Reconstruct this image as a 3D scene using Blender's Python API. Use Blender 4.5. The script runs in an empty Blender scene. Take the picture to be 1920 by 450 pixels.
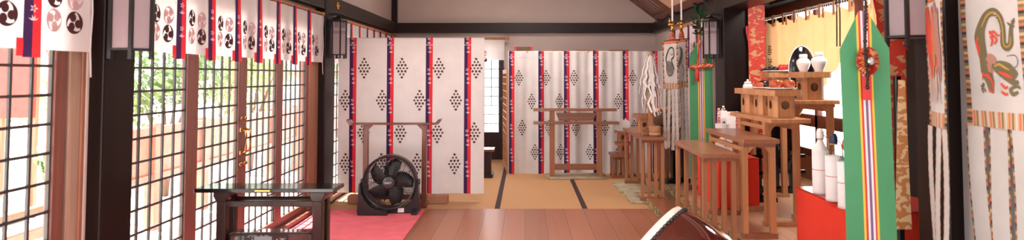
import bpy, math, random
from mathutils import Vector, Matrix
from mathutils.geometry import tessellate_polygon
random.seed(7)
PI = math.pi
C = bpy.context.scene.collection
F, CX, HZ, CAMZ, TILT = 1200.0, 984.0, 142.0, 1.35, math.radians(2.4)
CY = HZ - F * math.tan(TILT)

def W(px, py, Y):
    """point of the place seen at a pixel of the 1920x450 frame, at depth Y"""
    u, v = (px - CX) / F, (CY - py) / F
    dy = math.cos(TILT) - v * math.sin(TILT); dz = math.sin(TILT) + v * math.cos(TILT)
    return Vector((u * Y / dy, Y, CAMZ + dz * Y / dy))

# ---------------------------------------------------------------- materials
M = {}
def srgb(r, g, b):
    f = lambda c: (c / 255 / 12.92) if c / 255 <= 0.04045 else ((c / 255 + 0.055) / 1.055) ** 2.4
    return (f(r), f(g), f(b), 1)
def newmat(name):
    m = bpy.data.materials.new(name); m.use_nodes = True; M[name] = m
    nt = m.node_tree
    return m, nt, nt.nodes['Principled BSDF']
def nd(nt, t, **kw):
    n = nt.nodes.new(t)
    for k, v in kw.items(): setattr(n, k, v)
    return n
def math_(nt, op, a, b=None):
    n = nd(nt, 'ShaderNodeMath', operation=op)
    for i, x in enumerate((a, b)):
        if x is None: continue
        if isinstance(x, (int, float)): n.inputs[i].default_value = x
        else: nt.links.new(x, n.inputs[i])
    return n.outputs[0]
def ramp(nt, fac, stops):
    r = nd(nt, 'ShaderNodeValToRGB'); nt.links.new(fac, r.inputs[0])
    e = r.color_ramp.elements
    while len(e) < len(stops): e.new(0.5)
    for el, (p, c) in zip(e, stops): el.position = p; el.color = c
    return r.outputs[0]
def mul(c, k): return (min(1, c[0] * k), min(1, c[1] * k), min(1, c[2] * k), 1)
def coords(nt, scale, kind='Object'):
    tc = nd(nt, 'ShaderNodeTexCoord'); mp = nd(nt, 'ShaderNodeMapping'); mp.inputs['Scale'].default_value = scale
    nt.links.new(tc.outputs[kind], mp.inputs[0]); return mp.outputs[0]
def plain(name, c, rough=0.5, metal=0.0, var=0.12, scale=9, bump=0.0, coat=0.0, emit=None):
    m, nt, b = newmat(name)
    b.inputs['Roughness'].default_value = rough; b.inputs['Metallic'].default_value = metal
    b.inputs['Coat Weight'].default_value = coat
    n = nd(nt, 'ShaderNodeTexNoise'); n.inputs['Scale'].default_value = scale; n.inputs['Detail'].default_value = 4
    nt.links.new(coords(nt, (1, 1, 1)), n.inputs['Vector'])
    nt.links.new(ramp(nt, n.outputs[0], [(0.3, mul(c, 1 - var)), (0.7, mul(c, 1 + var))]), b.inputs['Base Color'])
    if bump:
        bp = nd(nt, 'ShaderNodeBump'); bp.inputs['Strength'].default_value = bump; bp.inputs['Distance'].default_value = 0.01
        nt.links.new(n.outputs[0], bp.inputs['Height']); nt.links.new(bp.outputs[0], b.inputs['Normal'])
    if emit:
        b.inputs['Emission Color'].default_value = c; b.inputs['Emission Strength'].default_value = emit
    return m
def wood(name, c, axis='Z', rough=0.45, var=0.2, coat=0.0):
    m, nt, b = newmat(name)
    b.inputs['Roughness'].default_value = rough; b.inputs['Coat Weight'].default_value = coat; b.inputs['Coat Roughness'].default_value = 0.08
    if c[0] < .03: b.inputs['Specular IOR Level'].default_value = .25
    s = [38, 38, 38]; s['XYZ'.index(axis)] = 1.6
    n = nd(nt, 'ShaderNodeTexNoise'); n.inputs['Scale'].default_value = 1; n.inputs['Detail'].default_value = 5
    n.inputs['Distortion'].default_value = 0.6
    nt.links.new(coords(nt, s), n.inputs['Vector'])
    nt.links.new(ramp(nt, n.outputs[0], [(0.3, mul(c, 1 - var)), (0.5, c), (0.72, mul(c, 1 + var))]), b.inputs['Base Color'])
    return m
def cloth_mat(name, c, trans=0.3, rough=0.85, var=0.04, weave=420):
    m, nt, b = newmat(name)
    b.inputs['Roughness'].default_value = rough
    n = nd(nt, 'ShaderNodeTexNoise'); n.inputs['Scale'].default_value = 6; n.inputs['Detail'].default_value = 5
    nt.links.new(coords(nt, (1, 1, 1)), n.inputs['Vector'])
    col = ramp(nt, n.outputs[0], [(0.3, mul(c, 1 - var)), (0.7, mul(c, 1 + var))])
    nt.links.new(col, b.inputs['Base Color'])
    w = nd(nt, 'ShaderNodeTexNoise'); w.inputs['Scale'].default_value = weave
    nt.links.new(coords(nt, (1, 1, 1)), w.inputs['Vector'])
    bp = nd(nt, 'ShaderNodeBump'); bp.inputs['Strength'].default_value = 0.12; bp.inputs['Distance'].default_value = 0.002
    nt.links.new(w.outputs[0], bp.inputs['Height']); nt.links.new(bp.outputs[0], b.inputs['Normal'])
    if trans:
        t = nd(nt, 'ShaderNodeBsdfTranslucent'); nt.links.new(col, t.inputs[0])
        mx = nd(nt, 'ShaderNodeMixShader'); mx.inputs[0].default_value = trans
        nt.links.new(b.outputs[0], mx.inputs[1]); nt.links.new(t.outputs[0], mx.inputs[2])
        nt.links.new(mx.outputs[0], nt.nodes['Material Output'].inputs[0])
    return m
def brocade(name, ground, gold, scale=14, cut=0.53):
    m, nt, b = newmat(name); b.inputs['Roughness'].default_value = 0.5
    n = nd(nt, 'ShaderNodeTexNoise'); n.inputs['Scale'].default_value = scale; n.inputs['Detail'].default_value = 1.5
    n.inputs['Distortion'].default_value = 0.8
    nt.links.new(coords(nt, (1, 1, 1.5)), n.inputs['Vector'])
    v = nd(nt, 'ShaderNodeTexVoronoi'); v.inputs['Scale'].default_value = scale * 3
    nt.links.new(coords(nt, (1, 1, 1)), v.inputs['Vector'])
    f = math_(nt, 'ADD', n.outputs[0], math_(nt, 'MULTIPLY', v.outputs['Distance'], 0.08))
    nt.links.new(ramp(nt, f, [(cut - 0.012, ground), (cut + 0.012, gold)]), b.inputs['Base Color'])
    return m
def glass_mat(name, tint=(1, 1, 1, 1)):
    m, nt, b = newmat(name); nt.nodes.remove(b)
    t = nd(nt, 'ShaderNodeBsdfTransparent'); t.inputs[0].default_value = tint
    g = nd(nt, 'ShaderNodeBsdfGlossy'); g.inputs['Roughness'].default_value = 0.02
    lw = nd(nt, 'ShaderNodeLayerWeight'); lw.inputs[0].default_value = 0.5
    fr = math_(nt, 'ADD', math_(nt, 'MULTIPLY', math_(nt, 'POWER', lw.outputs['Facing'], 5.0), 0.7), 0.02)
    mx = nd(nt, 'ShaderNodeMixShader')
    nt.links.new(fr, mx.inputs[0]); nt.links.new(t.outputs[0], mx.inputs[1]); nt.links.new(g.outputs[0], mx.inputs[2])
    nt.links.new(mx.outputs[0], nt.nodes['Material Output'].inputs[0]); return m

def board_floor(name, c, pitch, off, rough, axis='X', coat=0.2, var=0.14):
    m, nt, b = newmat(name)
    b.inputs['Roughness'].default_value = rough; b.inputs['Coat Weight'].default_value = coat; b.inputs['Coat Roughness'].default_value = 0.15
    g = nd(nt, 'ShaderNodeNewGeometry'); sp = nd(nt, 'ShaderNodeSeparateXYZ'); nt.links.new(g.outputs['Position'], sp.inputs[0])
    x = sp.outputs[axis]
    q = math_(nt, 'DIVIDE', math_(nt, 'SUBTRACT', x, off), pitch)
    fl = math_(nt, 'FLOOR', q); fr = math_(nt, 'SUBTRACT', q, fl)
    wn = nd(nt, 'ShaderNodeTexWhiteNoise', noise_dimensions='1D'); nt.links.new(fl, wn.inputs['W'])
    mp = nd(nt, 'ShaderNodeMapping'); mp.inputs['Scale'].default_value = (30, 1.2, 1) if axis == 'X' else (1.2, 30, 1)
    nt.links.new(g.outputs['Position'], mp.inputs[0])
    n = nd(nt, 'ShaderNodeTexNoise'); n.inputs['Scale'].default_value = 1; n.inputs['Detail'].default_value = 5; nt.links.new(mp.outputs[0], n.inputs['Vector'])
    f = math_(nt, 'ADD', math_(nt, 'MULTIPLY', wn.outputs['Value'], 0.5), math_(nt, 'MULTIPLY', n.outputs[0], 0.5))
    col = ramp(nt, f, [(0.15, mul(c, 1 - var)), (0.8, mul(c, 1 + var))])
    seam = math_(nt, 'LESS_THAN', fr, 0.022)
    mx = nd(nt, 'ShaderNodeMix', data_type='RGBA'); nt.links.new(seam, mx.inputs['Factor'])
    nt.links.new(col, mx.inputs[6]); mx.inputs[7].default_value = mul(c, 0.3)
    nt.links.new(mx.outputs[2], b.inputs['Base Color']); return m

wood('cedar', (0.37, 0.155, 0.07, 1), 'Z', 0.42)
wood('cedar_long', (0.30, 0.115, 0.055, 1), 'Y', 0.3, coat=0.25)
wood('cedar_dark', (0.27, 0.105, 0.05, 1), 'X', 0.35, coat=0.2)
wood('hinoki', (0.50, 0.225, 0.095, 1), 'Z', 0.45)
wood('hinoki_x', (0.52, 0.25, 0.11, 1), 'X', 0.45)
wood('redwood', (0.16, 0.045, 0.03, 1), 'Z', 0.22, coat=0.4)
wood('redwood_x', (0.16, 0.045, 0.03, 1), 'X', 0.22, coat=0.4)
wood('door_wood', (0.20, 0.075, 0.055, 1), 'Z', 0.4)
wood('jamb_pale', (0.40, 0.26, 0.19, 1), 'Z', 0.6)
wood('jamb_wood', (0.38, 0.17, 0.10, 1), 'Z', 0.5)
wood('lintel_wood', (0.13, 0.05, 0.032, 1), 'Y', 0.4)
wood('beam_wood', (0.022, 0.012, 0.010, 1), 'Y', 0.35, var=0.3)
wood('post_lacquer', (0.011, 0.006, 0.005, 1), 'Z', 0.34, var=0.3)
wood('dark_stain', (0.026, 0.011, 0.009, 1), 'Z', 0.25, coat=0.15)
wood('frame_brown', (0.14, 0.04, 0.022, 1), 'Y', 0.4)
plain('black_lacquer', (0.008, 0.007, 0.008, 1), 0.10)
plain('black_metal', (0.012, 0.012, 0.013, 1), 0.4)
plain('lattice_bar', (0.045, 0.04, 0.036, 1), 0.4)
plain('plaster', (0.60, 0.49, 0.45, 1), 0.9, var=0.03, scale=3)
plain('plaster_white', (0.74, 0.73, 0.74, 1), 0.9, var=0.02, scale=3)
plain('ceiling_board', (0.35, 0.25, 0.2, 1), 0.8)
plain('dark_wall', (0.010, 0.006, 0.006, 1), 0.9)
plain('gold', (0.75, 0.42, 0.12, 1), 0.25, metal=1.0, bump=0.2, scale=40)
plain('steel', (0.6, 0.6, 0.6, 1), 0.2, metal=1.0)
plain('brass', (0.62, 0.36, 0.13, 1), 0.3, metal=1.0)
plain('blade_white', (0.82, 0.81, 0.80, 1), 0.35)
plain('fan_plastic', (0.018, 0.017, 0.018, 1), 0.33)
plain('fan_grey', (0.05, 0.048, 0.05, 1), 0.4)
plain('label_white', (0.75, 0.75, 0.76, 1), 0.6)
plain('heater_brown', (0.045, 0.022, 0.018, 1), 0.18, coat=0.5)
plain('heater_top', (0.10, 0.05, 0.045, 1), 0.06, coat=0.8)
plain('panel_black', (0.012, 0.013, 0.015, 1), 0.2)
plain('lcd', (0.20, 0.25, 0.27, 1), 0.25)
plain('print_grey', (0.42, 0.42, 0.42, 1), 0.6)
plain('paper', (0.82, 0.79, 0.78, 1), 0.85, var=0.03)
cloth_mat('lantern_paper', (0.62, 0.52, 0.56, 1), 0.5)
cloth_mat('curtain_white', (0.80, 0.775, 0.77, 1), 0.16)
cloth_mat('valance_white', (0.82, 0.77, 0.77, 1), 0.30)
cloth_mat('cream', (0.76, 0.44, 0.21, 1), 0.40, var=0.05)
cloth_mat('cream_tab', (0.75, 0.45, 0.24, 1), 0.3)
cloth_mat('purple', (0.045, 0.012, 0.085, 1), 0.1)
cloth_mat('red', (0.78, 0.03, 0.045, 1), 0.15)
cloth_mat('maroon', (0.06, 0.010, 0.012, 1), 0.0)
cloth_mat('pink', (0.66, 0.42, 0.42, 1), 0.25)
cloth_mat('ribbon_white', (0.78, 0.66, 0.74, 1), 0.1)
cloth_mat('silk_green', (0.055, 0.26, 0.115, 1), 0.05, rough=0.45)
cloth_mat('silk_yellow', (0.72, 0.48, 0.06, 1), 0.05, rough=0.5)
cloth_mat('silk_white', (0.72, 0.68, 0.72, 1), 0.05, rough=0.5)
cloth_mat('silk_purple', (0.16, 0.09, 0.22, 1), 0.05, rough=0.5)
cloth_mat('silk_red', (0.55, 0.035, 0.03, 1), 0.05, rough=0.5)
cloth_mat('carpet', (0.74, 0.13, 0.16, 1), 0.0, rough=0.95, var=0.1)
cloth_mat('flag_white', (0.60, 0.57, 0.55, 1), 0.1, var=0.06)
cloth_mat('flag_orange', (0.62, 0.16, 0.07, 1), 0.05)
cloth_mat('flag_navy', (0.04, 0.045, 0.07, 1), 0.05)
cloth_mat('flag_olive', (0.22, 0.15, 0.05, 1), 0.05)
cloth_mat('flag_tan', (0.58, 0.38, 0.24, 1), 0.05)
cloth_mat('ink_olive', (0.15, 0.125, 0.06, 1), 0.0)
cloth_mat('ink_grey', (0.16, 0.14, 0.12, 1), 0.0)
cloth_mat('ink_red', (0.62, 0.07, 0.04, 1), 0.0)
cloth_mat('ink_pink', (0.42, 0.2, 0.16, 1), 0.0)
cloth_mat('ink_gold', (0.45, 0.28, 0.07, 1), 0.0)
cloth_mat('ink_black', (0.01, 0.008, 0.008, 1), 0.0)
cloth_mat('red_felt', (0.80, 0.045, 0.02, 1), 0.0, rough=0.9)
cloth_mat('hemp', (0.55, 0.40, 0.24, 1), 0.15)
cloth_mat('straw', (0.42, 0.34, 0.22, 1), 0.0, var=0.25)
cloth_mat('straw_hem', (0.30, 0.32, 0.2, 1), 0.0)
cloth_mat('heri', (0.045, 0.02, 0.018, 1), 0.0)
brocade('brocade_red', (0.50, 0.035, 0.02, 1), (0.50, 0.25, 0.11, 1), 17, 0.60)
brocade('brocade_gold', (0.55, 0.22, 0.08, 1), (0.80, 0.55, 0.30, 1), 17, 0.55)
brocade('brocade_pale', (0.60, 0.44, 0.30, 1), (0.34, 0.24, 0.17, 1), 16, 0.55)
brocade('brocade_edge', (0.05, 0.09, 0.04, 1), (0.50, 0.36, 0.14, 1), 28, 0.52)
brocade('red_check', (0.72, 0.70, 0.70, 1), (0.62, 0.08, 0.08, 1), 60, 0.5)
plain('drum_body', (0.085, 0.012, 0.008, 1), 0.08, coat=0.9, var=0.35, scale=5)
plain('drum_skin', (0.72, 0.66, 0.58, 1), 0.6)
plain('tack_black', (0.015, 0.02, 0.02, 1), 0.25)
plain('porcelain', (0.80, 0.76, 0.74, 1), 0.12, var=0.02, coat=0.5)
plain('persimmon', (0.50, 0.10, 0.035, 1), 0.3, var=0.3)
plain('aubergine', (0.02, 0.012, 0.016, 1), 0.25)
plain('stem_green', (0.06, 0.09, 0.03, 1), 0.6)
plain('leaf_dark', (0.018, 0.075, 0.03, 1), 0.35)
plain('leaf_mid', (0.16, 0.27, 0.09, 1), 0.6, var=0.4)
plain('leaf_light', (0.33, 0.42, 0.18, 1), 0.6, var=0.3)
plain('bark', (0.16, 0.10, 0.07, 1), 0.9)
plain('vermilion', (0.74, 0.23, 0.16, 1), 0.5)
plain('vermilion_deep', (0.60, 0.055, 0.04, 1), 0.5)
plain('stone', (0.36, 0.35, 0.33, 1), 0.9, bump=0.4)
plain('gravel', (0.78, 0.75, 0.71, 1), 0.95, scale=40, bump=0.3)
plain('cap_navy', (0.02, 0.025, 0.06, 1), 0.4)
plain('red_lacquer', (0.42, 0.03, 0.02, 1), 0.15, coat=0.5)
plain('bead_blue', (0.06, 0.10, 0.25, 1), 0.3)
plain('basket', (0.16, 0.085, 0.045, 1), 0.7, bump=0.6, scale=60)
glass_mat('pane'); glass_mat('bottle_glass', (0.80, 0.84, 0.82, 1))
board_floor('floor_boards', (0.36, 0.135, 0.072, 1), 0.195, -0.78, 0.38, coat=0.1)
board_floor('altar_boards', (0.55, 0.34, 0.21, 1), 0.12, 1.58, 0.35, var=0.1)
def tatami_mat_():
    m, nt, b = newmat('tatami'); b.inputs['Roughness'].default_value = 0.75
    c = (0.53, 0.285, 0.125, 1)
    n = nd(nt, 'ShaderNodeTexNoise'); n.inputs['Scale'].default_value = 1; n.inputs['Detail'].default_value = 4
    nt.links.new(coords(nt, (3, 220, 3)), n.inputs['Vector'])
    nt.links.new(ramp(nt, n.outputs[0], [(0.3, mul(c, 0.88)), (0.7, mul(c, 1.1))]), b.inputs['Base Color'])
    bp = nd(nt, 'ShaderNodeBump'); bp.inputs['Strength'].default_value = 0.15; nt.links.new(n.outputs[0], bp.inputs['Height']); nt.links.new(bp.outputs[0], b.inputs['Normal'])
tatami_mat_()

# ---------------------------------------------------------------- mesh building
class MB:
    def __init__(s): s.v = []; s.f = []; s.m = []; s.s = []
    def add(s, vs, fs, m=0, smooth=False):
        o = len(s.v); s.v += [Vector(v) for v in vs]
        for f in fs: s.f.append([i + o for i in f]); s.m.append(m); s.s.append(smooth)
        return s
    def box(s, x0, x1, y0, y1, z0, z1, m=0):
        if x0 > x1: x0, x1 = x1, x0
        if y0 > y1: y0, y1 = y1, y0
        return s.add([(x0, y0, z0), (x1, y0, z0), (x1, y1, z0), (x0, y1, z0), (x0, y0, z1), (x1, y0, z1), (x1, y1, z1), (x0, y1, z1)],
                     [(3, 2, 1, 0), (4, 5, 6, 7), (0, 1, 5, 4), (1, 2, 6, 5), (2, 3, 7, 6), (3, 0, 4, 7)], m)
    def bar(s, p, q, w, h=None, m=0, up=(0, 0, 1)):
        p, q = Vector(p), Vector(q); h = h or w; d = (q - p).normalized(); u = Vector(up)
        if abs(d.dot(u)) > 0.98: u = Vector((0, 1, 0))
        a = d.cross(u).normalized() * w / 2; b = a.cross(d).normalized() * h / 2
        return s.add([p - a - b, p + a - b, p + a + b, p - a + b, q - a - b, q + a - b, q + a + b, q - a + b],
                     [(3, 2, 1, 0), (4, 5, 6, 7), (0, 1, 5, 4), (1, 2, 6, 5), (2, 3, 7, 6), (3, 0, 4, 7)], m)
    def tube(s, pts, r, n=8, m=0, closed=False):
        pts = [Vector(p) for p in pts]; N = len(pts); rs = r if isinstance(r, (list, tuple)) else [r] * N
        vs, fs = [], []; ref = None
        for i, p in enumerate(pts):
            t = (pts[(i + 1) % N] - pts[i - 1]) if closed else (pts[min(i + 1, N - 1)] - pts[max(i - 1, 0)])
            t.normalize()
            if ref is None: ref = Vector((0, 0, 1)) if abs(t.z) < 0.9 else Vector((1, 0, 0))
            a = t.cross(ref)
            if a.length < 1e-4: a = t.orthogonal()
            a.normalize(); b = t.cross(a); ref = -b if False else ref
            for k in range(n):
                g = 2 * PI * k / n; vs.append(p + (a * math.cos(g) + b * math.sin(g)) * rs[i])
        for i in range(N if closed else N - 1):
            j = (i + 1) % N
            for k in range(n): fs.append((i * n + k, i * n + (k + 1) % n, j * n + (k + 1) % n, j * n + k))
        if not closed: fs += [tuple(range(n))[::-1], tuple((N - 1) * n + k for k in range(n))]
        return s.add(vs, fs, m, True)
    def lathe(s, prof, c=(0, 0, 0), axis=(0, 0, 1), n=24, m=0, smooth=True, caps=True):
        z = Vector(axis).normalized(); x = z.orthogonal().normalized() if abs(z.z) < 0.99 else Vector((1, 0, 0)); y = z.cross(x); c = Vector(c)
        vs, fs = [], []
        for r, h in prof:
            for k in range(n):
                g = 2 * PI * k / n; vs.append(c + z * h + (x * math.cos(g) + y * math.sin(g)) * max(r, 1e-4))
        for i in range(len(prof) - 1):
            for k in range(n): fs.append((i * n + k, i * n + (k + 1) % n, (i + 1) * n + (k + 1) % n, (i + 1) * n + k))
        if caps: fs += [tuple(range(n))[::-1], tuple((len(prof) - 1) * n + k for k in range(n))]
        return s.add(vs, fs, m, smooth)
    def ball(s, c, r, sx=1, sy=1, sz=1, m=0, n=14, k=8):
        prof = [(r * math.sin(PI * i / k), -r * math.cos(PI * i / k)) for i in range(k + 1)]
        t = MB().lathe(prof, (0, 0, 0), n=n); c = Vector(c)
        return s.add([c + Vector((v.x * sx, v.y * sy, v.z * sz)) for v in t.v], t.f, m, True)
    def poly(s, pts, m=0):
        tr = tessellate_polygon([[Vector(p) for p in pts]])
        return s.add(pts, [tuple(t) for t in tr], m)
    def prism(s, poly, o, ax, ay, d, m=0):
        """polygon in the (ax, ay) plane at o, pushed along ax x ay by d"""
        o, ax, ay = Vector(o), Vector(ax), Vector(ay); az = ax.cross(ay).normalized() * d; n = len(poly)
        a = [o + ax * p[0] + ay * p[1] for p in poly]; b = [p + az for p in a]
        tr = tessellate_polygon([a])
        fs = [tuple(reversed(t)) for t in tr] + [tuple(i + n for i in t) for t in tr]
        fs += [(i, (i + 1) % n, (i + 1) % n + n, i + n) for i in range(n)]
        return s.add(a + b, fs, m)
    def grid(s, fn, us, vs, mfn=None, smooth=True):
        nu, nv = len(us), len(vs); o = len(s.v)
        s.v += [Vector(fn(u, v)) for v in vs for u in us]
        for j in range(nv - 1):
            for i in range(nu - 1):
                s.f.append([o + j * nu + i, o + j * nu + i + 1, o + (j + 1) * nu + i + 1, o + (j + 1) * nu + i])
                s.m.append(mfn((us[i] + us[i + 1]) / 2, (vs[j] + vs[j + 1]) / 2) if mfn else 0); s.s.append(smooth)
        return s
    def turn(s, mat4):
        s.v = [mat4 @ v for v in s.v]; return s
    def build(s, name, mats, parent=None, bevel=0.0, label=None, world=False, kind=None, solid=0.0):
        if isinstance(mats, str): mats = [mats]
        vs = s.v; loc = Vector((0, 0, 0))
        if parent is None:
            xs, ys, zs = [v.x for v in vs], [v.y for v in vs], [v.z for v in vs]
            loc = Vector(((min(xs) + max(xs)) / 2, (min(ys) + max(ys)) / 2, min(zs)))
            vs = [v - loc for v in vs]
        elif world:
            p, off = parent, Vector((0, 0, 0))
            while p: off += p.location; p = p.parent
            vs = [v - off for v in vs]
        me = bpy.data.meshes.new(name); me.from_pydata([tuple(v) for v in vs], [], s.f)
        for k in mats: me.materials.append(M[k])
        me.polygons.foreach_set('material_index', s.m); me.polygons.foreach_set('use_smooth', s.s); me.update()
        o = bpy.data.objects.new(name, me); C.objects.link(o); o.location = loc
        if parent: o.parent = parent
        if bevel:
            b = o.modifiers.new('edge', 'BEVEL'); b.width = bevel; b.segments = 2; b.limit_method = 'ANGLE'; b.angle_limit = 0.9
        if solid:
            b = o.modifiers.new('thick', 'SOLIDIFY'); b.thickness = solid; b.offset = 0
        if label: o['label'] = label
        if kind: o['kind'] = kind
        return o

def thing(name, label, cat, loc=(0, 0, 0), rz=0.0, group=None):
    o = bpy.data.objects.new(name, None); C.objects.link(o); o.empty_display_size = 0.1
    o.location = loc; o.rotation_euler = (0, 0, rz); o['label'] = label; o['category'] = cat
    if group: o['group'] = group
    return o
def tag(o, label, cat, group=None):
    o['label'] = label; o['category'] = cat
    if group: o['group'] = group
    return o
def struct(name, mb, mats, bevel=0.0, parent=None):
    o = mb.build(name, mats, parent, bevel, world=True if parent else False)
    if parent is None: o['kind'] = 'structure'
    return o
def dup(root, loc, rz=None, label=None, group=None):
    r = root.copy(); C.objects.link(r); r.location = loc
    if rz is not None: r.rotation_euler = (0, 0, rz)
    if label: r['label'] = label
    if group: r['group'] = group
    for ch in list(root.children):
        c = ch.copy(); C.objects.link(c); c.parent = r
        for g in list(ch.children):
            d = g.copy(); C.objects.link(d); d.parent = c
    return r
def lin(a, b, n): return [a + (b - a) * i / n for i in range(n + 1)]
def text_tris(body, size=1.0):
    cu = bpy.data.curves.new('t', 'FONT'); cu.body = body; cu.size = size; cu.align_x = 'CENTER'; cu.align_y = 'CENTER'; cu.resolution_u = 3
    o = bpy.data.objects.new('t', cu); C.objects.link(o)
    dg = bpy.context.evaluated_depsgraph_get(); dg.update()
    me = bpy.data.meshes.new_from_object(o.evaluated_get(dg))
    vs = [(v.co.x, v.co.y) for v in me.vertices]; fs = [tuple(p.vertices) for p in me.polygons]
    bpy.data.objects.remove(o); bpy.data.meshes.remove(me); bpy.data.curves.remove(cu)
    return vs, fs

# ---- cloth: a surface P(u, v) in metres with stripes and printed marks
class Cloth:
    def __init__(s, P, sign=1.0): s.P = P; s.mb = MB(); s.sign = sign
    def surf(s, u0, u1, v0, v1, du=0.03, dv=0.06, stripes=(), base=0):
        us = set(lin(u0, u1, max(1, int((u1 - u0) / du))))
        for a, b, m in stripes: us |= {a, b}
        us = sorted(us); us = [u for i, u in enumerate(us) if i == 0 or u - us[i - 1] > 1e-5]
        def mf(u, v):
            for a, b, m in stripes:
                if a < u < b: return m
            return base
        s.mb.grid(s.P, us, lin(v0, v1, max(1, int((v1 - v0) / dv))), mf); return s
    def at(s, u, v, h=0.003):
        e = 0.004; p = Vector(s.P(u, v)); a = Vector(s.P(u + e, v)) - p; b = Vector(s.P(u, v + e)) - p
        return p + a.cross(b).normalized() * h * s.sign
    def mark(s, poly, m, h=0.003):
        tr = tessellate_polygon([[Vector((p[0], p[1], 0)) for p in poly]])
        s.mb.add([s.at(u, v, h) for u, v in poly], [tuple(t) for t in tr], m); return s
    def tris(s, vs, fs, m, cu, cv, sx=1.0, sy=1.0, h=0.003):
        s.mb.add([s.at(cu + x * sx, cv + y * sy, h) for x, y in vs], fs, m); return s

def tomoe_polys(cx, cy, R, rot=0.0):
    out = []
    for k in range(3):
        t0 = PI / 2 + rot + k * 2 * PI / 3
        hx, hy = cx + 0.47 * R * math.cos(t0), cy + 0.47 * R * math.sin(t0)
        out.append([(hx + 0.385 * R * math.cos(g), hy + 0.385 * R * math.sin(g)) for g in lin(0, 2 * PI, 15)[:-1]])
        A = lin(-0.55, 1.75, 12)
        outer = [(cx + R * math.cos(t0 + a), cy + R * math.sin(t0 + a)) for a in A]
        inner = []
        for a in reversed(A[:-1]):
            th = 0.50 * max(0.0, 1 - max(0, a - 0.15) / 1.6) ** 1.1 if a > 0.15 else 0.5 * math.cos((a - 0.15) / 0.7 * PI / 2 * 0.98)
            r = R * (1 - max(0.02, th)); inner.append((cx + r * math.cos(t0 + a), cy + r * math.sin(t0 + a)))
        out.append(outer + inner)
    return out
def tomoe(cl, cx, cy, R, m, rot=0.0, h=0.003):
    for p in tomoe_polys(cx, cy, R, rot): cl.mark(p, m, h)
def star(cx, cy, r, rot):
    L = (1.0, .40, .8, .55, 1.05, .35, .9, .45, .7, .5)
    return [(cx + r * L[i] * math.cos(rot + PI * i / 5), cy + r * L[i] * math.sin(rot + PI * i / 5)) for i in range(10)]
def diamond(cl, cx, cy, w, hgt, m):
    for i in range(4):
        for j in range(4):
            x = (i - j) / 3.0 * w / 2; y = (i + j - 3) / 3.0 * hgt / 2
            cl.mark(star(cx + x, cy + y, w * (0.155 if (i + j) % 2 else 0.19), 0.5 + 1.3 * i + 0.7 * j), m)
def leafp(cx, cy, l, w, a):
    ca, sa = math.cos(a), math.sin(a)
    return [(cx + x * ca - y * sa, cy + x * sa + y * ca) for x, y in ((0, 0), (l * .4, w), (l, 0), (l * .4, -w))]
def sprig(cl, cx, cy, r, m):
    for a in (0.5, 1.25, 1.9, 2.65): cl.mark(leafp(cx, cy - r * 1.5, r * 1.0, r * 0.15, a), m)
    for a in lin(0, 2 * PI, 5)[:-1]:
        cl.mark(leafp(cx + r * 0.12 * math.cos(a), cy + r * .5 + r * 0.12 * math.sin(a), r * 0.62, r * 0.17, a), m)
# ================================================================ camera, light
cam = bpy.data.objects.new('camera', bpy.data.cameras.new('camera')); C.objects.link(cam)
cam.location = (0, 0, CAMZ); cam.rotation_euler = (PI / 2 + TILT, 0, 0)
cam.data.lens = F / 1920 * 36; cam.data.sensor_width = 36; cam.data.sensor_fit = 'HORIZONTAL'
cam.data.shift_x = (960 - CX) / 1920; cam.data.shift_y = (CY - 225) / 1920; cam.data.clip_start = 0.05
cam.data.dof.use_dof = True; cam.data.dof.focus_distance = 6.6; cam.data.dof.aperture_fstop = 2.8
bpy.context.scene.camera = cam
sc = bpy.context.scene
sc.view_settings.view_transform = 'Standard'; sc.view_settings.look = 'None'; sc.view_settings.gamma = 1
sc.view_settings.use_curve_mapping = False; sc.view_settings.exposure = 0.82
wd = bpy.data.worlds.new('sky'); sc.world = wd; wd.use_nodes = True
wd.node_tree.nodes['Background'].inputs[0].default_value = (0.97, 0.98, 1.0, 1); wd.node_tree.nodes['Background'].inputs[1].default_value = 2.5
sun = bpy.data.objects.new('sun', bpy.data.lights.new('sun', 'SUN')); C.objects.link(sun)
sun.data.energy = 16.0; sun.data.angle = 0.01; sun.data.color = (1, 0.95, 0.88)
sun.rotation_euler = Vector((1.0, -0.25, -1.75)).to_track_quat('-Z', 'Y').to_euler()

for i, (lx_, ly_, en_) in enumerate(((0, 1.6, 24), (0.1, 4.6, 28), (0, 8.2, 26), (2.75, 5.2, 20))):  # added area fills above the view, lifting the interior against the bright doors
    la = bpy.data.objects.new('ceiling_lamp', bpy.data.lights.new('ceiling_lamp', 'AREA')); C.objects.link(la)
    la.data.energy = en_; la.data.size = .9 if i < 3 else .4; la.data.color = (1, .90, .85); la.location = (lx_, ly_, 2.88 if i < 3 else 2.4)
XL, XR, YB, CEIL = -2.15, 2.1, 10.4, 2.95
# ================================================================ room shell
struct('floor', MB().box(XL - .1, 2.3, -0.8, 10.6, -0.08, -0.03), 'floor_boards')
b = MB().box(-2.08, 2.3, -0.8, 6.56, -0.03, 0.0); struct('floor_planks', b, 'floor_boards')
struct('ceiling', MB().box(-2.4, 2.4, -0.8, 10.6, CEIL, CEIL + .06).box(2.0, 3.5, 3.2, 8.5, 2.45, 2.5), 'ceiling_board')
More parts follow.
